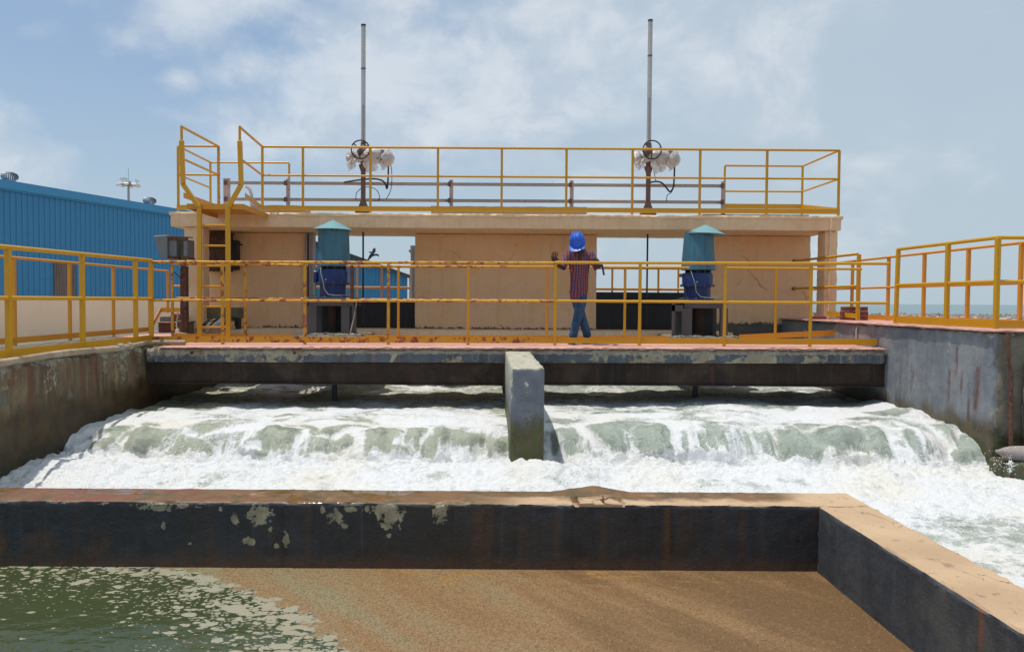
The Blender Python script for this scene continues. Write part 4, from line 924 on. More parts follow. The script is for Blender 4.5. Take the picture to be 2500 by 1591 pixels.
for k, (x, y, z) in enumerate(((5.98, 13.15, .366), (6.19, 13.1, .366), (6.16, 13.35, .366), (5.99, 13.2, .442), (6.2, 13.12, .442), (6.0, 13.18, .518), (6.2, 13.14, .518))):
    b = MB(); a = rnd.uniform(-.05, .05); b.box(x, x + .2, y - .05 + a * .3, y + .05 + a * .3, z, z + .072); b.build('brick', M['brick'], br2, bevel=.004)
b = MB(); b.box(5.63, 5.88, 13.5, 13.6, .33, .42); tag(b.build('brick_slab', M['brick'], bevel=.006), 'single dark red brick slab lying left of the beige pillar on the right wall', 'brick')

# ------------------------------------------------------------------ blue sheds and far things
P0 = Vector((-28.61 + .327 * 20, 20, 0)); P1 = Vector((-28.61 + .327 * 50.5, 50.5, 0)); D_ = (P1 - P0).normalized(); N_ = Vector((D_.y, -D_.x, 0))
L_ = (P1 - P0).length
sh = thing('blue_shed', (P0.x, P0.y, -1.0), 'long blue corrugated metal shed with cream lower wall behind the left walkway', 'shed')
b = MB(); prof = []; s = 0
while s < L_:
    for q, dd in ((0, 0), (.02, .035), (.055, .035), (.075, 0), (.15, .004), (.16, .012), (.18, .012), (.19, .004)): prof.append((s + q, dd))
    s += .262
vs = []
for s, dd in prof:
    p = P0 + D_ * s + N_ * dd; vs += [(p.x, p.y, .64), (p.x, p.y, 4.98)]
b.add(vs, [(2 * i, 2 * i + 2, 2 * i + 3, 2 * i + 1) for i in range(len(prof) - 1)]); b.build('wall_sheet', M['blue_sheet'], sh)
def obl(bm_, s0, s1, d0, d1, z0, z1):
    c = [P0 + D_ * s0 + N_ * d0, P0 + D_ * s1 + N_ * d0, P0 + D_ * s1 + N_ * d1, P0 + D_ * s0 + N_ * d1]
    bm_.add([(q.x, q.y, z) for z in (z0, z1) for q in c], [(3, 2, 1, 0), (4, 5, 6, 7), (0, 1, 5, 4), (1, 2, 6, 5), (2, 3, 7, 6), (3, 0, 4, 7)])
b = MB(); obl(b, 0, L_, -.3, .06, -1.0, .635); b.build('plinth_wall', M['cream'], sh)
b = MB(); obl(b, 0, L_, -.02, .16, 4.86, 5.16); obl(b, 0, L_, -.02, .10, 4.80, 4.857); b.build('eave_trim', M['blue_trim'], sh)
b = MB()
c = [P0 + N_ * .1, P1 + N_ * .1, P1 - N_ * 14, P0 - N_ * 14]; b.add([(c[0].x, c[0].y, 5.165), (c[1].x, c[1].y, 5.165), (c[2].x, c[2].y, 6.2), (c[3].x, c[3].y, 6.2), (c[0].x, c[0].y, 5.2), (c[1].x, c[1].y, 5.2), (c[2].x, c[2].y, 6.25), (c[3].x, c[3].y, 6.25)], [(3, 2, 1, 0), (4, 5, 6, 7), (0, 1, 5, 4), (1, 2, 6, 5), (2, 3, 7, 6), (3, 0, 4, 7)]); b.build('roof', M['blue_sheet'], sh)
b = MB(); q0 = P1 - N_ * .0; q1 = P1 - N_ * 14; b.add([(q0.x, q0.y, -1), (q1.x, q1.y, -1), (q1.x, q1.y, 6.1), (q0.x, q0.y, 5.1)], [(0, 1, 2, 3)]); b.build('end_wall', M['blue_sheet'], sh)
b = MB(); s0 = (Vector((-28.61 + .327 * 32.35, 32.35, 0)) - P0).length
for k in range(9): obl(b, s0 + k * .122, s0 + k * .122 + .075, .04, .06, .66, 2.18); obl(b, s0 + k * .122 + .0755, s0 + k * .122 + .1215, .04, .05, .66, 2.18)
b.build('patch_sheet', M['sheet_rusty'], sh)
for k in (1, 2):
    yy = (31.2, 38.6)[k - 1]; p = Vector((-28.61 + .327 * yy, yy, 0)) - N_ * .9
    v = thing('roof_ventilator', (p.x, p.y, 5.2), ('round silver turbine ventilator on the near part of the blue shed roof', 'round silver turbine ventilator at the far end of the blue shed roof')[k - 1], 'ventilator', 'turbine ventilators')
    b = MB(); b.lathe((p.x, p.y, 5.22), [(0, 0), (.22, 0), (.22, .16), (0, .16)], 20); b.build('neck', M['galv'], v, smooth=True)
    b = MB(); n = 26
    for i in range(n):
        a = 2 * pi * i / n; a2 = a + .16
        prf = [(.20, .17), (.30, .24), (.325, .33), (.29, .42), (.16, .49)]
        vs = []
        for r, z in prf: vs += [(p.x + r * math.cos(a), p.y + r * math.sin(a), 5.2 + z), (p.x + (r - .035) * math.cos(a2), p.y + (r - .035) * math.sin(a2), 5.2 + z)]
        b.add(vs, [(2 * j, 2 * j + 2, 2 * j + 3, 2 * j + 1) for j in range(4)])
    b.build('vanes', M['galv'], v)
    b = MB(); b.lathe((p.x, p.y, 5.68), [(0, 0), (.18, 0), (.12, .03), (0, .04)], 20); b.build('cap', M['galv'], v, smooth=True)

s2 = thing('blue_shed', (-9, 50, -1), 'smaller blue sheet shed with dark sloping roof, seen through the left opening', 'shed')
Z2 = lambda x: 4.43 - (x + 11.1) * .35
b = MB(); vs = []; x = -15.5; pr2 = []
while x < -5.0:
    for q, dd in ((0, 0), (.03, .04), (.07, .04), (.1, 0)): pr2.append((x + q, dd))
    x += .25
for x, dd in pr2:
    zt = Z2(x) if x > -13.5 else Z2(-13.5) + (x + 13.5) * .35
    vs += [(x, 50 - dd, -1), (x, 50 - dd, zt - .1)]
b.add(vs, [(2 * i, 2 * i + 2, 2 * i + 3, 2 * i + 1) for i in range(len(pr2) - 1)]); b.build('wall_sheet', M['blue_sheet'], s2)
b = MB(); b.add([(x, y, z + Z2(x)) for y in (49.6, 60) for z in (-.22, .0) for x in (-13.5, -4.7)], [(0, 1, 3, 2), (4, 6, 7, 5), (0, 4, 5, 1), (2, 3, 7, 6), (0, 2, 6, 4), (1, 5, 7, 3)])
b.add([(x, y, z + (Z2(-13.5) if x > -14 else Z2(-13.5) - 2.1)) for y in (49.6, 60) for z in (-.22, .0) for x in (-19.5, -13.5)], [(0, 1, 3, 2), (4, 6, 7, 5), (0, 4, 5, 1), (2, 3, 7, 6), (0, 2, 6, 4), (1, 5, 7, 3)]); b.build('roof', M['roof_dark'], s2)
b = MB(); b.add([(-5.05, y, z) for y in (50, 60) for z in (-1, 2.15)], [(0, 1, 3, 2)]); b.build('side_wall', M['blue_sheet'], s2)

bi = thing('bird', (-7.38, 49.7, 3.13), 'black crow with raised wing on the edge of the sloping shed roof', 'bird')
b = MB(); b.tube([(-7.75, 49.7, 3.08), (-7.6, 49.7, 3.28), (-7.48, 49.7, 3.45), (-7.38, 49.7, 3.6), (-7.42, 49.7, 3.68), (-7.5, 49.7, 3.72), (-7.6, 49.7, 3.73)], [.02, .05, .1, .1, .06, .055, .01], 10); b.build('body', M['bird'], bi, smooth=True)
for pl in ([(-7.5, 49.72, 3.5), (-7.35, 49.9, 3.95), (-7.2, 49.95, 4.02), (-7.18, 49.9, 3.8), (-7.32, 49.75, 3.5)], [(-7.4, 49.68, 3.5), (-7.1, 49.45, 3.62), (-6.92, 49.4, 3.55), (-6.88, 49.4, 3.42), (-7.1, 49.5, 3.5), (-7.4, 49.6, 3.42)]):
    b = MB(); n = len(pl); b.add([(x, y + e, z) for e in (0, .02) for x, y, z in pl], [tuple(range(n)), tuple(range(n, 2 * n))[::-1]] + [(i, (i + 1) % n, n + (i + 1) % n, n + i) for i in range(n)]); b.build('wing', M['bird'], bi)

gp = thing('galvanised_pole', (-1.535, 16.0, .28), 'grey galvanised pole with a cross fitting behind the beige middle wall', 'pole')
b = MB(); b.tube([(-1.535, 16.0, -.9), (-1.535, 16.0, 1.72)], .05, 12); b.build('pole', M['galv'], gp, smooth=True)
b = MB(); b.tube([(-1.535, 16.0, 1.6), (-1.535, 16.0, 1.77)], .058, 12); b.box(-1.62, -1.42, 15.95, 16.05, 1.64, 1.68); b.build('fitting', M['galv'], gp)

mx, my = -41.4, 90.
hm = thing('mast_light', (mx, my, -1), 'tall high-mast floodlight ring standing far behind the blue shed', 'mast light')
b = MB(); b.tube([(mx, my, -1), (mx, my, 14.0)], [.3, .12], 12); b.build('mast', M['galv'], hm, smooth=True)
b = MB(); b.tube([(mx + .75 * math.cos(a), my + .75 * math.sin(a), 13.75) for a in [q * pi / 8 for q in range(16)]], .06, 6, closed=True); b.lathe((mx, my, 13.75), [(0, 0), (.45, 0), (.42, .3), (.2, .45), (0, .5)], 14); b.tube([(mx, my, 14.2), (mx, my, 15.6)], .02, 5)
b.build('head_frame', M['lampgrey'], hm)
for k in range(8):
    a = k * pi / 4 + .2; c = (mx + 1.05 * math.cos(a), my + 1.05 * math.sin(a), 13.8)
    b = MB(); b.bar((c[0] - .28 * math.cos(a), c[1] - .28 * math.sin(a), 13.85), (c[0] + .25 * math.cos(a), c[1] + .25 * math.sin(a), 13.65), .45, .22); b.build('lamp', M['white'], hm, bevel=.03)
for dx, dzz in ((-.8, 14.5), (.95, 14.3), (-.4, 14.55)):
    b = MB(); b.bar((mx + dx - .15, my, dzz), (mx + dx + .2, my, dzz - .15), .25, .3); b.tube([(mx + dx, my, dzz), (mx + dx, my, 13.8)], .03, 5); b.build('lamp', M['white'], hm)

for i in range(9):
    x = 44 + i * 5.3; y = 92 + (i % 3)
    g = thing('fence_post', (x, y, -1), 'thin leaning barbed wire post on the shore, seen between the right railings', 'fence post', 'barbed wire posts on the shore')
    b = MB(); b.tube([(x, y, -1), (x, y, -.55), (x + .2 * (1 if i % 2 else -1), y, -.35)], .035, 5); b.build('post', M['darksteel'], g)
# ------------------------------------------------------------------ basin wall in front
FL = [(-2.13, -.686, .13, .042), (-1.45, -.74, .11, .09), (-1.615, -.77, .035, .055), (-1.52, -.91, .045, .035), (-1.29, -.89, .03, .065), (-1.34, -.93, .028, .032),
      (-.66, -.70, .17, .05), (-.61, -.75, .09, .09), (-.294, -.72, .065, .075), (-.96, -.75, .06, .06), (-.86, -.695, .06, .035), (-.906, -.805, .05, .02), (-1.95, -.68, .06, .025), (-2.07, -.81, .022, .03), (-2.69, -.66, .05, .02), (-2.45, -.665, .05, .015), (-1.85, -.68, .03, .02), (-1.05, -.70, .03, .03), (-2.4, -.79, .012, .012), (-.62, -.86, .025, .02), (-1.9, -.92, .02, .015), (-1.38, -.83, .012, .012), (-1.7, -.7, .03, .02)]
def flake(x, y, z, nx, ny, nz):
    r = np.zeros_like(x)
    for a, c, rx, rz in FL: r = np.maximum(r, .90 - np.sqrt(((x - a) / rx) ** 2 + ((z - c) / rz) ** 2) * .60)
    return np.where(ny < 0, r, 0) * (y < 5.0)
def brust(x, y, z, nx, ny, nz):
    r = np.zeros_like(x)
    for a, w, zt, zb, g in ((1.16, .018, -.66, -1.1, 1.), (-.04, .05, -.68, -1.1, .55), (.02, .02, -.66, -1.1, .5), (1.64, .02, -.68, -.95, .6), (.75, .015, -.68, -1.1, .35), (-2.85, .1, -.85, -1.1, .6), (-2.55, .06, -.95, -1.1, .5), (-1.95, .05, -.95, -1.1, .4), (-1.5, .03, -.93, -1.1, .35), (.45, .02, -.7, -.9, .4)):
        r = np.maximum(r, g * np.exp(-((x - a) / w) ** 2) * sst(z, zt, zt - .03))
    r = np.maximum(r, .6 * sst(z, -.96, -1.07)); r = np.maximum(r, .9 * sst(z, -.75, -1.0) * sst(x, -1.9, -2.6) * sst(fbm(x * 6, z * 2, None, 4, 5), .42, .6))
    return r * (ny < 0)
# broken area of the coping
HX0, HX1, HY0, HY1 = .555, .885, 4.90, 5.12
def dropcrack(V, nx, ny, nz):
    inside = (nz > 0) & (V[:, 0] > HX0) & (V[:, 0] < HX1) & (V[:, 1] < HY1)
    V = V.copy(); V[:, 2] -= inside * .032
    # bulged slab behind the crack
    top = (nz > 0) & (V[:, 1] >= HY1)
    k = np.clip(1 - np.abs(V[:, 0] - .735) / np.where(V[:, 0] < .735, .30, .25), 0, 1)
    V[:, 2] += np.where(top, (.010 + .036 * (V[:, 1] - HY1) / .18) * k, 0)
    return V
bw = thing('basin_wall', (0, 5.1, -1.3), 'thick low basin wall with tan top and flaking black painted face, turning towards the viewer at the right', 'wall')
gridbox('front_wall', M['black'], -3.9, 2.476, 4.95, 5.30, -1.35, -.655, .017, disp=.004, edge=.012, parent=bw, freq=7,
        attrs={'flake': flake, 'rust': brust}, post=dropcrack, topmat=M['coping'])
gridbox('side_wall', M['blackside_lit'], 2.124, 2.476, .3, 4.9505, -1.35, -.656, .02, disp=.006, edge=.012, parent=bw, freq=7,
        attrs={'rust': lambda x, y, z, nx, ny, nz: np.exp(-((y - 3.30) / .02) ** 2) * sst(z, -.95, -.75) * .9, 'flake': lambda x, y, z, nx, ny, nz: x * 0}, topmat=M['coping'])
# shattered pieces in the coping
CHIP = [[(0.611, 5.145), (0.693, 5.159), (0.772, 5.155), (0.766, 5.08), (0.725, 5.05), (0.683, 5.021), (0.607, 5.008), (0.597, 5.064)], [(0.61, 4.984), (0.683, 4.997), (0.688, 4.933), (0.593, 4.917)], [(0.689, 5.019), (0.745, 5.049), (0.756, 4.967), (0.759, 4.913), (0.716, 4.91), (0.694, 4.955)], [(0.765, 5.012), (0.806, 5.056), (0.857, 5.012), (0.875, 4.949), (0.856, 4.905), (0.809, 4.925), (0.764, 4.968)], [(0.778, 5.136), (0.825, 5.172), (0.847, 5.199), (0.78, 5.074)]]
rnd = random.Random(5)
for i, poly in enumerate(CHIP):
    poly = [(x_, max(y_, 4.957)) for x_, y_ in poly]
    zc = -.662 + rnd.uniform(0, .006); ax, ay = rnd.uniform(-.06, .06), rnd.uniform(-.05, .05) 
    if i == 3: ax, ay = -.06, .10
    mx_ = sum(p[0] for p in poly) / len(poly); my_ = sum(p[1] for p in poly) / len(poly)
    b = MB(); b.prism(poly, lambda x, y: zc - .035 + (x - mx_) * ax + (y - my_) * ay, lambda x, y: zc + .010 + (x - mx_) * ax + (y - my_) * ay); b.build('broken_slab', M['coping'], bw, bevel=.004)

# water in the basin
mb = MB(); mb.add([(-7, -2, -1.08), (2.13, -2, -1.08), (2.13, 4.96, -1.08), (-7, 4.96, -1.08)], [(0, 1, 2, 3)])
tag(mb.build('basin_water', M['scum'], org=(0, 0, -1.08)), kind='structure')

# ------------------------------------------------------------------ foaming channel water
xs = np.arange(-4.82, 9.6, .021)
ya = np.concatenate([np.arange(3.0, 8.25, .03), np.arange(8.25, 9.75, .012), np.arange(9.75, 16.3, .03)])
GX, GY = np.meshgrid(xs, ya)
n1_ = fbm(GX * .9, GY * .0 + 3.3, None, 3, 5); n2_ = fbm(GX * 3.1, GY * 0 + 1.3, None, 3, 9)
# crest line of the fall: bulging to the viewer at the right
yc = 8.80 + (n1_ - .5) * .30 + (n2_ - .5) * .16 - .16 * np.exp(-((GX - 3.9) / 1.2) ** 2) + .05 * np.exp(-((GX - .43) / .5) ** 2)
s = GY - yc
topz = np.where(GX > .43, -.80, -.86)
zf = topz + .0 * s
fall = np.clip((.62 - s) / .74, 0, 1)
pool = -1.215
z = zf + (pool - zf) * fall ** 2.6
isfall = sst(s, .62, .30) * sst(s, -.16, -.04)
ispool = sst(s, .02, -.16)
isup = sst(s, .35, .75)
# waves
wup = (fbm(GX * 1.6, GY * 1.9, None, 5, 11, .52) - .5) * .15 + (fbm(GX * 5, GY * 4, None, 4, 12, .55) - .5) * .045
lobes = (fbm(GX * 3.3, s * .8 + 4, None, 3, 21, .45) - .5)
wfall = lobes * .26 + (fbm(GX * 13, s * 2.2, None, 3, 22) - .5) * .05
pl1 = fbm(GX * 2.2, GY * 3.0, None, 5, 31, .55)
ridg = 1 - np.abs(fbm(GX * 4.5 + 5, GY * 6, None, 5, 33, .6) * 2 - 1)
wpool = (pl1 - .5) * .16 + (ridg - .8) * .09 + (fbm(GX * 17, GY * 20, None, 4, 35, .6) - .5) * .035
foot = np.exp(-((s + .12) / .13) ** 2)
kick = foot * (.02 + .16 * np.clip(fbm(GX * 6, GY * 7, None, 5, 41, .65) - .42, 0, 1) * 2)
left_pile = .12 * np.exp(-((GX + 4.5) / .7) ** 2) * np.exp(-((GY - 8.2) / .6) ** 2)
pier_pile = .15 * np.exp(-((GX - .43) / .75) ** 2) * np.exp(-((GY - 8.05) / .38) ** 2) + .05 * np.exp(-((GY - 8.35) / .35) ** 2) * ispool
calm = np.clip(sst(GX, 2.6, 3.4) * sst(GY, 7.2, 6.2), 0, 1)
def worley(x, y, seed):
    ix, iy = np.floor(x), np.floor(y); f1 = np.full(x.shape, 9.); f2 = np.full(x.shape, 9.); idn = np.zeros(x.shape)
    for dx in (-1, 0, 1):
        for dy in (-1, 0, 1):
            cx_, cy_ = ix + dx, iy + dy
            px = cx_ + .15 + .7 * _h(cx_, cy_, cx_ * 0, seed); py = cy_ + .15 + .7 * _h(cx_, cy_, cx_ * 0 + 1, seed)
            dd = np.hypot(px - x, py - y); rr_ = _h(cx_, cy_, cx_ * 0 + 2, seed)
            new = dd < f1; f2 = np.where(new, f1, np.minimum(f2, dd)); idn = np.where(new, rr_, idn); f1 = np.where(new, dd, f1)
    return f1, f2, idn
wx = (fbm(GX * 2.1, GY * 2.1, None, 4, 91) - .5) * .9; wy = (fbm(GX * 2.1 + 31, GY * 2.1, None, 4, 92) - .5) * .9
f1, f2, idn = worley(GX * 1.9 + wx, s * 1.9 + .18 + wy, 3)
g1, g2, idn2 = worley(GX * 3.6 + wx * 1.5, s * 2.6 + wy * 1.5, 8)
dome = sst(f2 - f1, .0, .75) * isfall
deep = np.clip(isfall * sst(s, .28, -.08) * (.4 + .6 * sst(f2 - f1, .0, .4)), 0, 1)
z = z + .07 * (dome - .3 * isfall)
z = z + wup * isup + wfall * isfall * .55 + wpool * ispool * (1 - .55 * calm) + kick + left_pile + pier_pile
y2 = GY - isfall * lobes * .22 - .05 * dome
# water climbing at the walls
z += .03 * np.exp(-((GX - 5.6) / .2) ** 2) * isup
# foam cover
strk = 1 - np.abs(fbm(GX * 8, s * 1.1, None, 4, 62, .6) * 2 - 1)
foam_fall = .92 - 1.05 * sst(f2 - f1, .02, .50) * (idn > .30) - .45 * sst(g2 - g1, .05, .4) * (idn2 > .5) + (strk - .83) * 2.2 * sst(s, .45, .05)
foam_fall = foam_fall - .42 * np.exp(-((GX - 3.5) / 1.2) ** 2 - ((s - .2) / .28) ** 2) + .5 * np.exp(-((GX - .85) / .25) ** 2) + .35 * np.exp(-((GX + 4.6) / .4) ** 2)
h1, h2, idn3 = worley(GX * 1.4 + wx * 1.3 + 7, GY * 2.0 + wy * 1.3, 15)
fu = fbm(GX * 1.5 + 9, GY * 1.8, None, 5, 51, .6)
foam_up = .84 - .62 * sst(h2 - h1, .03, .5) * (idn3 > np.where(GX < .43, .45, .72)) + (.52 - fu) * 1.5
foam_up = foam_up - .45 * sst(GY, 10.5, 11.2)
foam_pool = .95 + (.5 - fbm(GX * 2.2 + 4, GY * 2.4, None, 5, 71, .6)) * 1.3 - calm * .42 + calm * (ridg - .8) * 1.3
foam = foam_up * isup + (1 - isup) * (foam_fall * (1 - ispool) + foam_pool * ispool)
foam += .5 * foot * sst(s, -.04, -.12)
clean = np.clip(sst(GX, .2, 1.2) + .35 * isfall, 0, 1)
me = bpy.data.meshes.new('channel_water')
ny_, nx_ = GX.shape
co = np.stack([GX, y2, z], -1).reshape(-1, 3).astype(np.float32)
ii = np.arange(ny_ * nx_).reshape(ny_, nx_)
q = np.stack([ii[:-1, :-1], ii[:-1, 1:], ii[1:, 1:], ii[1:, :-1]], -1).reshape(-1, 4)
cc = co[q].mean(1)
keep = ~((cc[:, 0] < 2.3) & (cc[:, 1] < 5.1)) & ~((cc[:, 0] > 5.7) & (cc[:, 1] > 8.75)) & ~((cc[:, 0] > .34) & (cc[:, 0] < .52) & (cc[:, 1] > 8.35))
q = q[keep]
used = np.unique(q); remap = -np.ones(ny_ * nx_, int); remap[used] = np.arange(len(used)); q = remap[q]; co = co[used]
me.vertices.add(len(co)); me.vertices.foreach_set('co', (co + np.array([0, 0, 1.2], np.float32)).ravel())
me.loops.add(q.size); me.loops.foreach_set('vertex_index', q.ravel().astype(np.int32))
me.polygons.add(len(q)); me.polygons.foreach_set('loop_start', np.arange(0, q.size, 4, dtype=np.int32)); me.polygons.foreach_set('loop_total', np.full(len(q), 4, np.int32))
me.polygons.foreach_set('use_smooth', np.ones(len(q), bool))
me.update(calc_edges=True)
for nm, arr in (('foam', foam), ('clean', clean), ('deep', deep)):
    at = me.attributes.new(nm, 'FLOAT', 'POINT'); at.data.foreach_set('value', np.clip(arr.reshape(-1)[used], -1, 2).astype(np.float32))
me.materials.append(M['foam'])
ow = bpy.data.objects.new('channel_water', me); ow.location = (0, 0, -1.2); COL.objects.link(ow); tag(ow, kind='structure')

# spray thrown up at the foot of the fall
rng = np.random.RandomState(3)
mb = MB()
def drop(c, r):
    o_ = [(1, 0, 0), (-1, 0, 0), (0, 1, 0), (0, -1, 0), (0, 0, 1), (0, 0, -1)]
    mb.add([(c[0] + a * r, c[1] + b_ * r, c[2] + d_ * r * 1.2) for a, b_, d_ in o_], [(0, 2, 4), (2, 1, 4), (1, 3, 4), (3, 0, 4), (2, 0, 5), (1, 2, 5), (3, 1, 5), (0, 3, 5)])
def surf(x, y):
    i = int(np.clip(np.searchsorted(ya, y), 0, len(ya) - 1)); j = int(np.clip(round((x - xs[0]) / .021), 0, len(xs) - 1)); return z[i, j], yc[i, j]
for k in range(8000):
    x = rng.uniform(-4.7, 5.6)
    if .22 < x < .64: continue
    burst = float(fbm(np.array([x * 2.3]), np.array([1.7]), None, 3, 77)[0])
    if rng.rand() > (burst - .25) * 1.9: continue
    y_ = float(surf(x, 8.8)[1]) + rng.normal(-.12, .16)
    h = abs(rng.normal(0, .055)) * (.5 + 2.2 * max(0, burst - .4) * 2)
    drop((x, y_, float(surf(x, y_)[0]) + h), rng.uniform(.0018, .0052))
for k in range(900):
    x = rng.uniform(-4.7, 5.6); y_ = rng.uniform(8.2, 9.3)
    if .22 < x < .64: continue
    drop((x, y_, float(surf(x, y_)[0]) + abs(rng.normal(0, .03))), rng.uniform(.0015, .004))
for k in range(90):   # splash against the ledge at the right
    a = rng.rand(); drop((5.35 + rng.normal(.12, .12), 8.15 + rng.normal(0, .07), -1.15 + abs(rng.normal(0, .09)) + .1 * a), rng.uniform(.002, .006))
for k in range(60):
    drop((rng.normal(5.52, .015) + (k % 3) * .01, 8.15, -1.12 + .12 * rng.rand()), rng.uniform(.004, .01))
tag(mb.build('spray', M['spray'], org=(0, 8.8, -1.2)), kind='stuff', label='white spray droplets at the foot of the fall')

# ------------------------------------------------------------------ the man on the footbridge
def skin(name, V, E, mat, parent, sub=2, org=None):
    me = bpy.data.meshes.new(name); o0 = ORG[parent.name] if parent is not None else Vector(org)
    me.from_pydata([tuple(Vector(v[:3]) - o0) for v in V], E, [])
    o = bpy.data.objects.new(name, me); COL.objects.link(o); ORG[o.name] = o0
    if parent is not None: o.parent = parent
    else: o.location = o0
    m_ = o.modifiers.new('skin', 'SKIN'); m_.use_smooth_shade = True
    for i, v in enumerate(V):
        sv = me.skin_vertices[0].data[i]; sv.radius = (v[3], v[4] if len(v) > 4 else v[3])
        sv.use_root = (i == 0)
    s_ = o.modifiers.new('sub', 'SUBSURF'); s_.levels = sub; s_.render_levels = sub
    me.materials.append(mat); return o
HP = (1.39, 11.86, .86)
# body: one continuous surface, pelvis root
BV = [(1.39, 11.86, .86, .12, .085), (1.39, 11.84, 1.02, .11, .08), (1.385, 11.82, 1.18, .13, .09), (1.385, 11.80, 1.32, .13, .085), (1.38, 11.77, 1.405, .06, .055), (1.365, 11.71, 1.475, .052, .052),
      (1.345, 11.66, 1.54, .082, .088), (1.34, 11.65, 1.60, .07, .08),
      (1.225, 11.79, 1.365, .058), (1.545, 11.79, 1.36, .058), (1.10, 11.72, 1.155, .042), (1.665, 11.72, 1.15, .042), (.985, 11.53, 1.235, .027), (1.60, 11.52, 1.235, .027),
      (1.45, 11.86, .78, .095), (1.33, 11.90, .78, .095), (1.385, 11.83, .46, .062), (1.43, 11.93, .46, .062), (1.305, 11.84, .09, .045), (1.535, 11.96, .09, .045)]
BE = [(0, 1), (1, 2), (2, 3), (3, 4), (4, 5), (5, 6), (6, 7), (3, 8), (3, 9), (8, 10), (9, 11), (10, 12), (11, 13), (0, 14), (0, 15), (14, 16), (15, 17), (16, 18), (17, 19)]
pb = skin('person', BV, BE, M['skin'], None, 2, org=(1.39, 11.88, .0))
tag(pb, 'man in blue hard hat, checked shirt and jeans leaning on the yellow railing', 'person')
# hands: palm, four fingers and a thumb each, curled over the rail
def hand(wr, palm, fdir, up, side, curl, nm='hand'):
    wr, palm, fdir, up = Vector(wr), Vector(palm), Vector(fdir).normalized(), Vector(up).normalized()
    ac = fdir.cross(up).normalized() * side
    b = MB(); b.tube([wr, wr.lerp(palm, .5), palm, palm + fdir * .035], [.024, .030, .036, .030], 10)
    h = b.build(nm, M['skin'], pb, smooth=True)
    for i, (off, ln) in enumerate(((-.036, .078), (-.012, .090), (.013, .085), (.036, .068))):
        p0 = palm + ac * off + fdir * .03; p1 = p0 + fdir * ln * .45 + up * .004; 
        p2 = p1 + (fdir * (1 - curl) - up * curl * 1.2).normalized() * ln * .35; p3 = p2 + (fdir * (.6 - curl) - up * curl * 1.6).normalized() * ln * .28
        b = MB(); b.tube([p0 - fdir * .012, p0, p1, p2, p3], [.0095, .009, .0085, .008, .006], 8); b.build('finger', M['skin'], h, smooth=True)
    b = MB(); t0 = palm - ac * .025 - fdir * .005; b.tube([t0, t0 - ac * .03 + fdir * .015, t0 - ac * .042 + fdir * .04 - up * .015 * curl], [.012, .011, .007], 8); b.build('thumb', M['skin'], h, smooth=True)
hand((.985, 11.53, 1.235), (.97, 11.49, 1.262), (.12, -.35, .75), (0, -1, .3), -1, .15)
hand((1.60, 11.52, 1.235), (1.575, 11.475, 1.252), (-.25, -1, .05), (0, 0, 1), 1, .75)
# face details
b = MB(); b.tube([(1.345, 11.575, 1.50), (1.345, 11.558, 1.478), (1.345, 11.572, 1.466)], [.009, .013, .010], 8); b.build('nose', M['skin'], pb, smooth=True)
for dx in (-.03, .03):
    b = MB(); b.lathe((1.345 + dx, 11.582, 1.505), [(0, -.008), (.008, -.004), (.010, 0), (.008, .004), (0, .008)], 8); b.build('eye', M['white'], pb, smooth=True)
for dx in (-.086, .086):
    b = MB(); b.tube([(1.345 + dx, 11.66, 1.50), (1.345 + dx * 1.08, 11.665, 1.52), (1.345 + dx * 1.05, 11.67, 1.545)], [.008, .014, .009], 7); b.build('ear', M['skin'], pb, smooth=True)
b = MB(); b.tube([(1.32, 11.585, 1.447), (1.345, 11.578, 1.445), (1.37, 11.585, 1.447)], .006, 6); b.build('mouth', M['bird'], pb, smooth=True)
b = MB(); lump(b, (1.343, 11.69, 1.545), (.093, .092, .095), 3, amp=.04); b.build('hair', M['bird'], pb, smooth=True)
# hard hat, tipped forward with the head
b = MB(); R_ = .117
b.lathe((0, 0, 0), [(R_ + .006, -.012), (R_ + .006, .0), (R_, .01), (R_ * .985, .05), (R_ * .90, .09), (R_ * .70, .125), (R_ * .42, .145), (.02, .154), (0, .155)], 36, 1.12)
hat = b.build('hard_hat', M['helmet'], pb, smooth=True)
RT = Matrix.Translation(Vector((1.335, 11.63, 1.53)) - ORG['person']) @ Matrix.Rotation(-.25, 4, 'Z') @ Matrix.Rotation(.68, 4, 'X') @ Matrix.Rotation(-.10, 4, 'Y')
hat.data.transform(Matrix.Translation(ORG['person'])); hat.matrix_local = RT
def hatpart(b, nm):
    o = b.build(nm, M['helmet'], pb, smooth=True); o.data.transform(Matrix.Translation(ORG['person'])); o.parent = hat; return o
b = MB(); n = 14; vs = []
for i in range(n):
    a = pi + pi * (.08 + .84 * i / (n - 1)); ex = .06 * math.sin(pi * i / (n - 1))
    for rr_, zz in ((R_ - .01, -.006), (R_ + .012 + ex, -.018), (R_ + .012 + ex, -.012), (R_ - .01, .004)): vs.append((rr_ * math.cos(a), rr_ * 1.15 * math.sin(a), zz))
b.add(vs, [(4 * i + j, 4 * i + (j + 1) % 4, 4 * i + 4 + (j + 1) % 4, 4 * i + 4 + j) for i in range(n - 1) for j in range(4)]); hatpart(b, 'brim')
for off in (-.05, 0, .05):
    b = MB(); pts = []
    for i in range(13):
        a = -.95 + 1.9 * i / 12; r_ = math.sqrt(max(0, 1 - (off / R_) ** 2 * .8)); pts.append((off, R_ * 1.12 * math.sin(a) * r_, .157 * math.cos(a) ** .6 * (r_ ** .7) - .0))
    b.tube(pts, .0115, 8); hatpart(b, 'ridge')
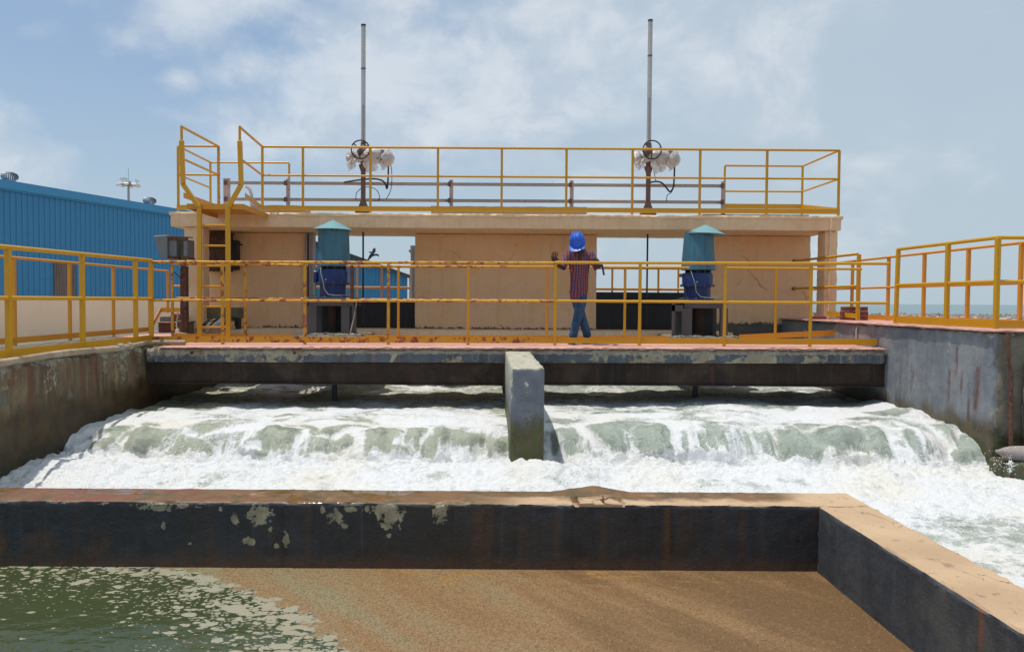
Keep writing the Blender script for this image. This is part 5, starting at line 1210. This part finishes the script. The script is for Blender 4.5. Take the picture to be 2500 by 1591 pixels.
# shirt
def loft(b, rings, n=22):
    vs = []
    for (x, y, z_, rx, ry) in rings: vs += [(x + rx * math.cos(2 * pi * k / n), y + ry * math.sin(2 * pi * k / n), z_ + .006 * math.sin(3 * k + z_ * 40)) for k in range(n)]
    return b.add(vs, [(i * n + k, i * n + (k + 1) % n, (i + 1) * n + (k + 1) % n, (i + 1) * n + k) for i in range(len(rings) - 1) for k in range(n)])
b = MB(); loft(b, [(1.385, 11.86, .70, .128, .108), (1.385, 11.86, .745, .136, .112), (1.39, 11.86, .82, .140, .115), (1.392, 11.85, .92, .138, .112), (1.39, 11.84, 1.03, .138, .108), (1.388, 11.82, 1.14, .150, .112), (1.386, 11.81, 1.25, .172, .118), (1.385, 11.80, 1.33, .186, .108), (1.383, 11.79, 1.38, .158, .092), (1.38, 11.775, 1.405, .095, .08)])
b.v = [(x_, y_, z_ - (.05 * math.sin((x_ - 1.25) * 22) if z_ < .74 else 0)) for x_, y_, z_ in b.v]
b.build('shirt', M['shirt'], pb, smooth=True)
b = MB(); b.add([(1.305, 11.688, 1.41), (1.445, 11.688, 1.41), (1.415, 11.676, 1.335), (1.378, 11.670, 1.255), (1.34, 11.676, 1.335), (1.35, 11.68, 1.44), (1.40, 11.68, 1.44)], [(0, 4, 5), (5, 4, 3, 6), (3, 2, 6), (2, 1, 6)]); o = b.build('open_neck', M['skin'], pb); md = o.modifiers.new('s', 'SOLIDIFY'); md.thickness = .012
for s_, sx_, ex_ in ((-1, 1.225, 1.10), (1, 1.545, 1.665)):
    b = MB(); sh_ = Vector((sx_ - .015 * s_, 11.79, 1.365)); el = Vector((ex_, 11.72, 1.155)); b.tube([sh_ - Vector((.05 * s_, 0, 0)), sh_, sh_.lerp(el, .35), sh_.lerp(el, .7), sh_.lerp(el, .98)], [.05, .074, .070, .068, .072], 14, caps=False); b.build('sleeve', M['shirt'], pb, smooth=True)
for s_ in (-1, 1):
    b = MB(); b.bar((1.378 + .080 * s_, 11.69, 1.425), (1.378 + .042 * s_, 11.664, 1.325), .034, .008, (0, -1, .3)); b.build('collar', M['shirt'], pb)
# jeans
JV = [(1.39, 11.87, .86, .095, .09), (1.435, 11.86, .74, .098), (1.345, 11.90, .74, .094), (1.385, 11.83, .46, .080), (1.43, 11.935, .46, .076), (1.312, 11.84, .17, .070), (1.528, 11.96, .17, .068), (1.30, 11.84, .075, .078), (1.54, 11.96, .075, .076), (1.42, 11.85, .6, .092), (1.38, 11.92, .6, .088)]
JE = [(0, 1), (0, 2), (1, 9), (9, 3), (2, 10), (10, 4), (3, 5), (4, 6), (5, 7), (6, 8)]
skin('jeans', JV, JE, M['jeans'], pb, 2)
for x0, y0, s_ in ((1.29, 11.80, -1), (1.53, 11.90, 1)):
    b = MB(); b.tube([(x0 + .01, y0 + .11, .045), (x0, y0 + .04, .045), (x0 - .012 * 1, y0 - .05, .035), (x0 - .02, y0 - .12, .028)], [.032, .04, .042, .024], 10); f_ = b.build('foot', M['skin'], pb, smooth=True)
    b = MB(); b.prism([(x0 - .06, y0 + .13), (x0 - .065, y0 - .02), (x0 - .075, y0 - .12), (x0 - .02, y0 - .17), (x0 + .035, y0 - .12), (x0 + .05, y0), (x0 + .05, y0 + .13)], .006, .032); b.build('sandal', M['sandal'], pb, bevel=.005)
b = MB(); b.tube([(1.715, 11.70, 1.20), (1.74, 11.67, 1.045)], .015, 8); tag(b.build('dark_rod', M['motor'], smooth=True), "short dark blue rod held behind the man's bent elbow", 'rod')  # plain dark rod, its use left open
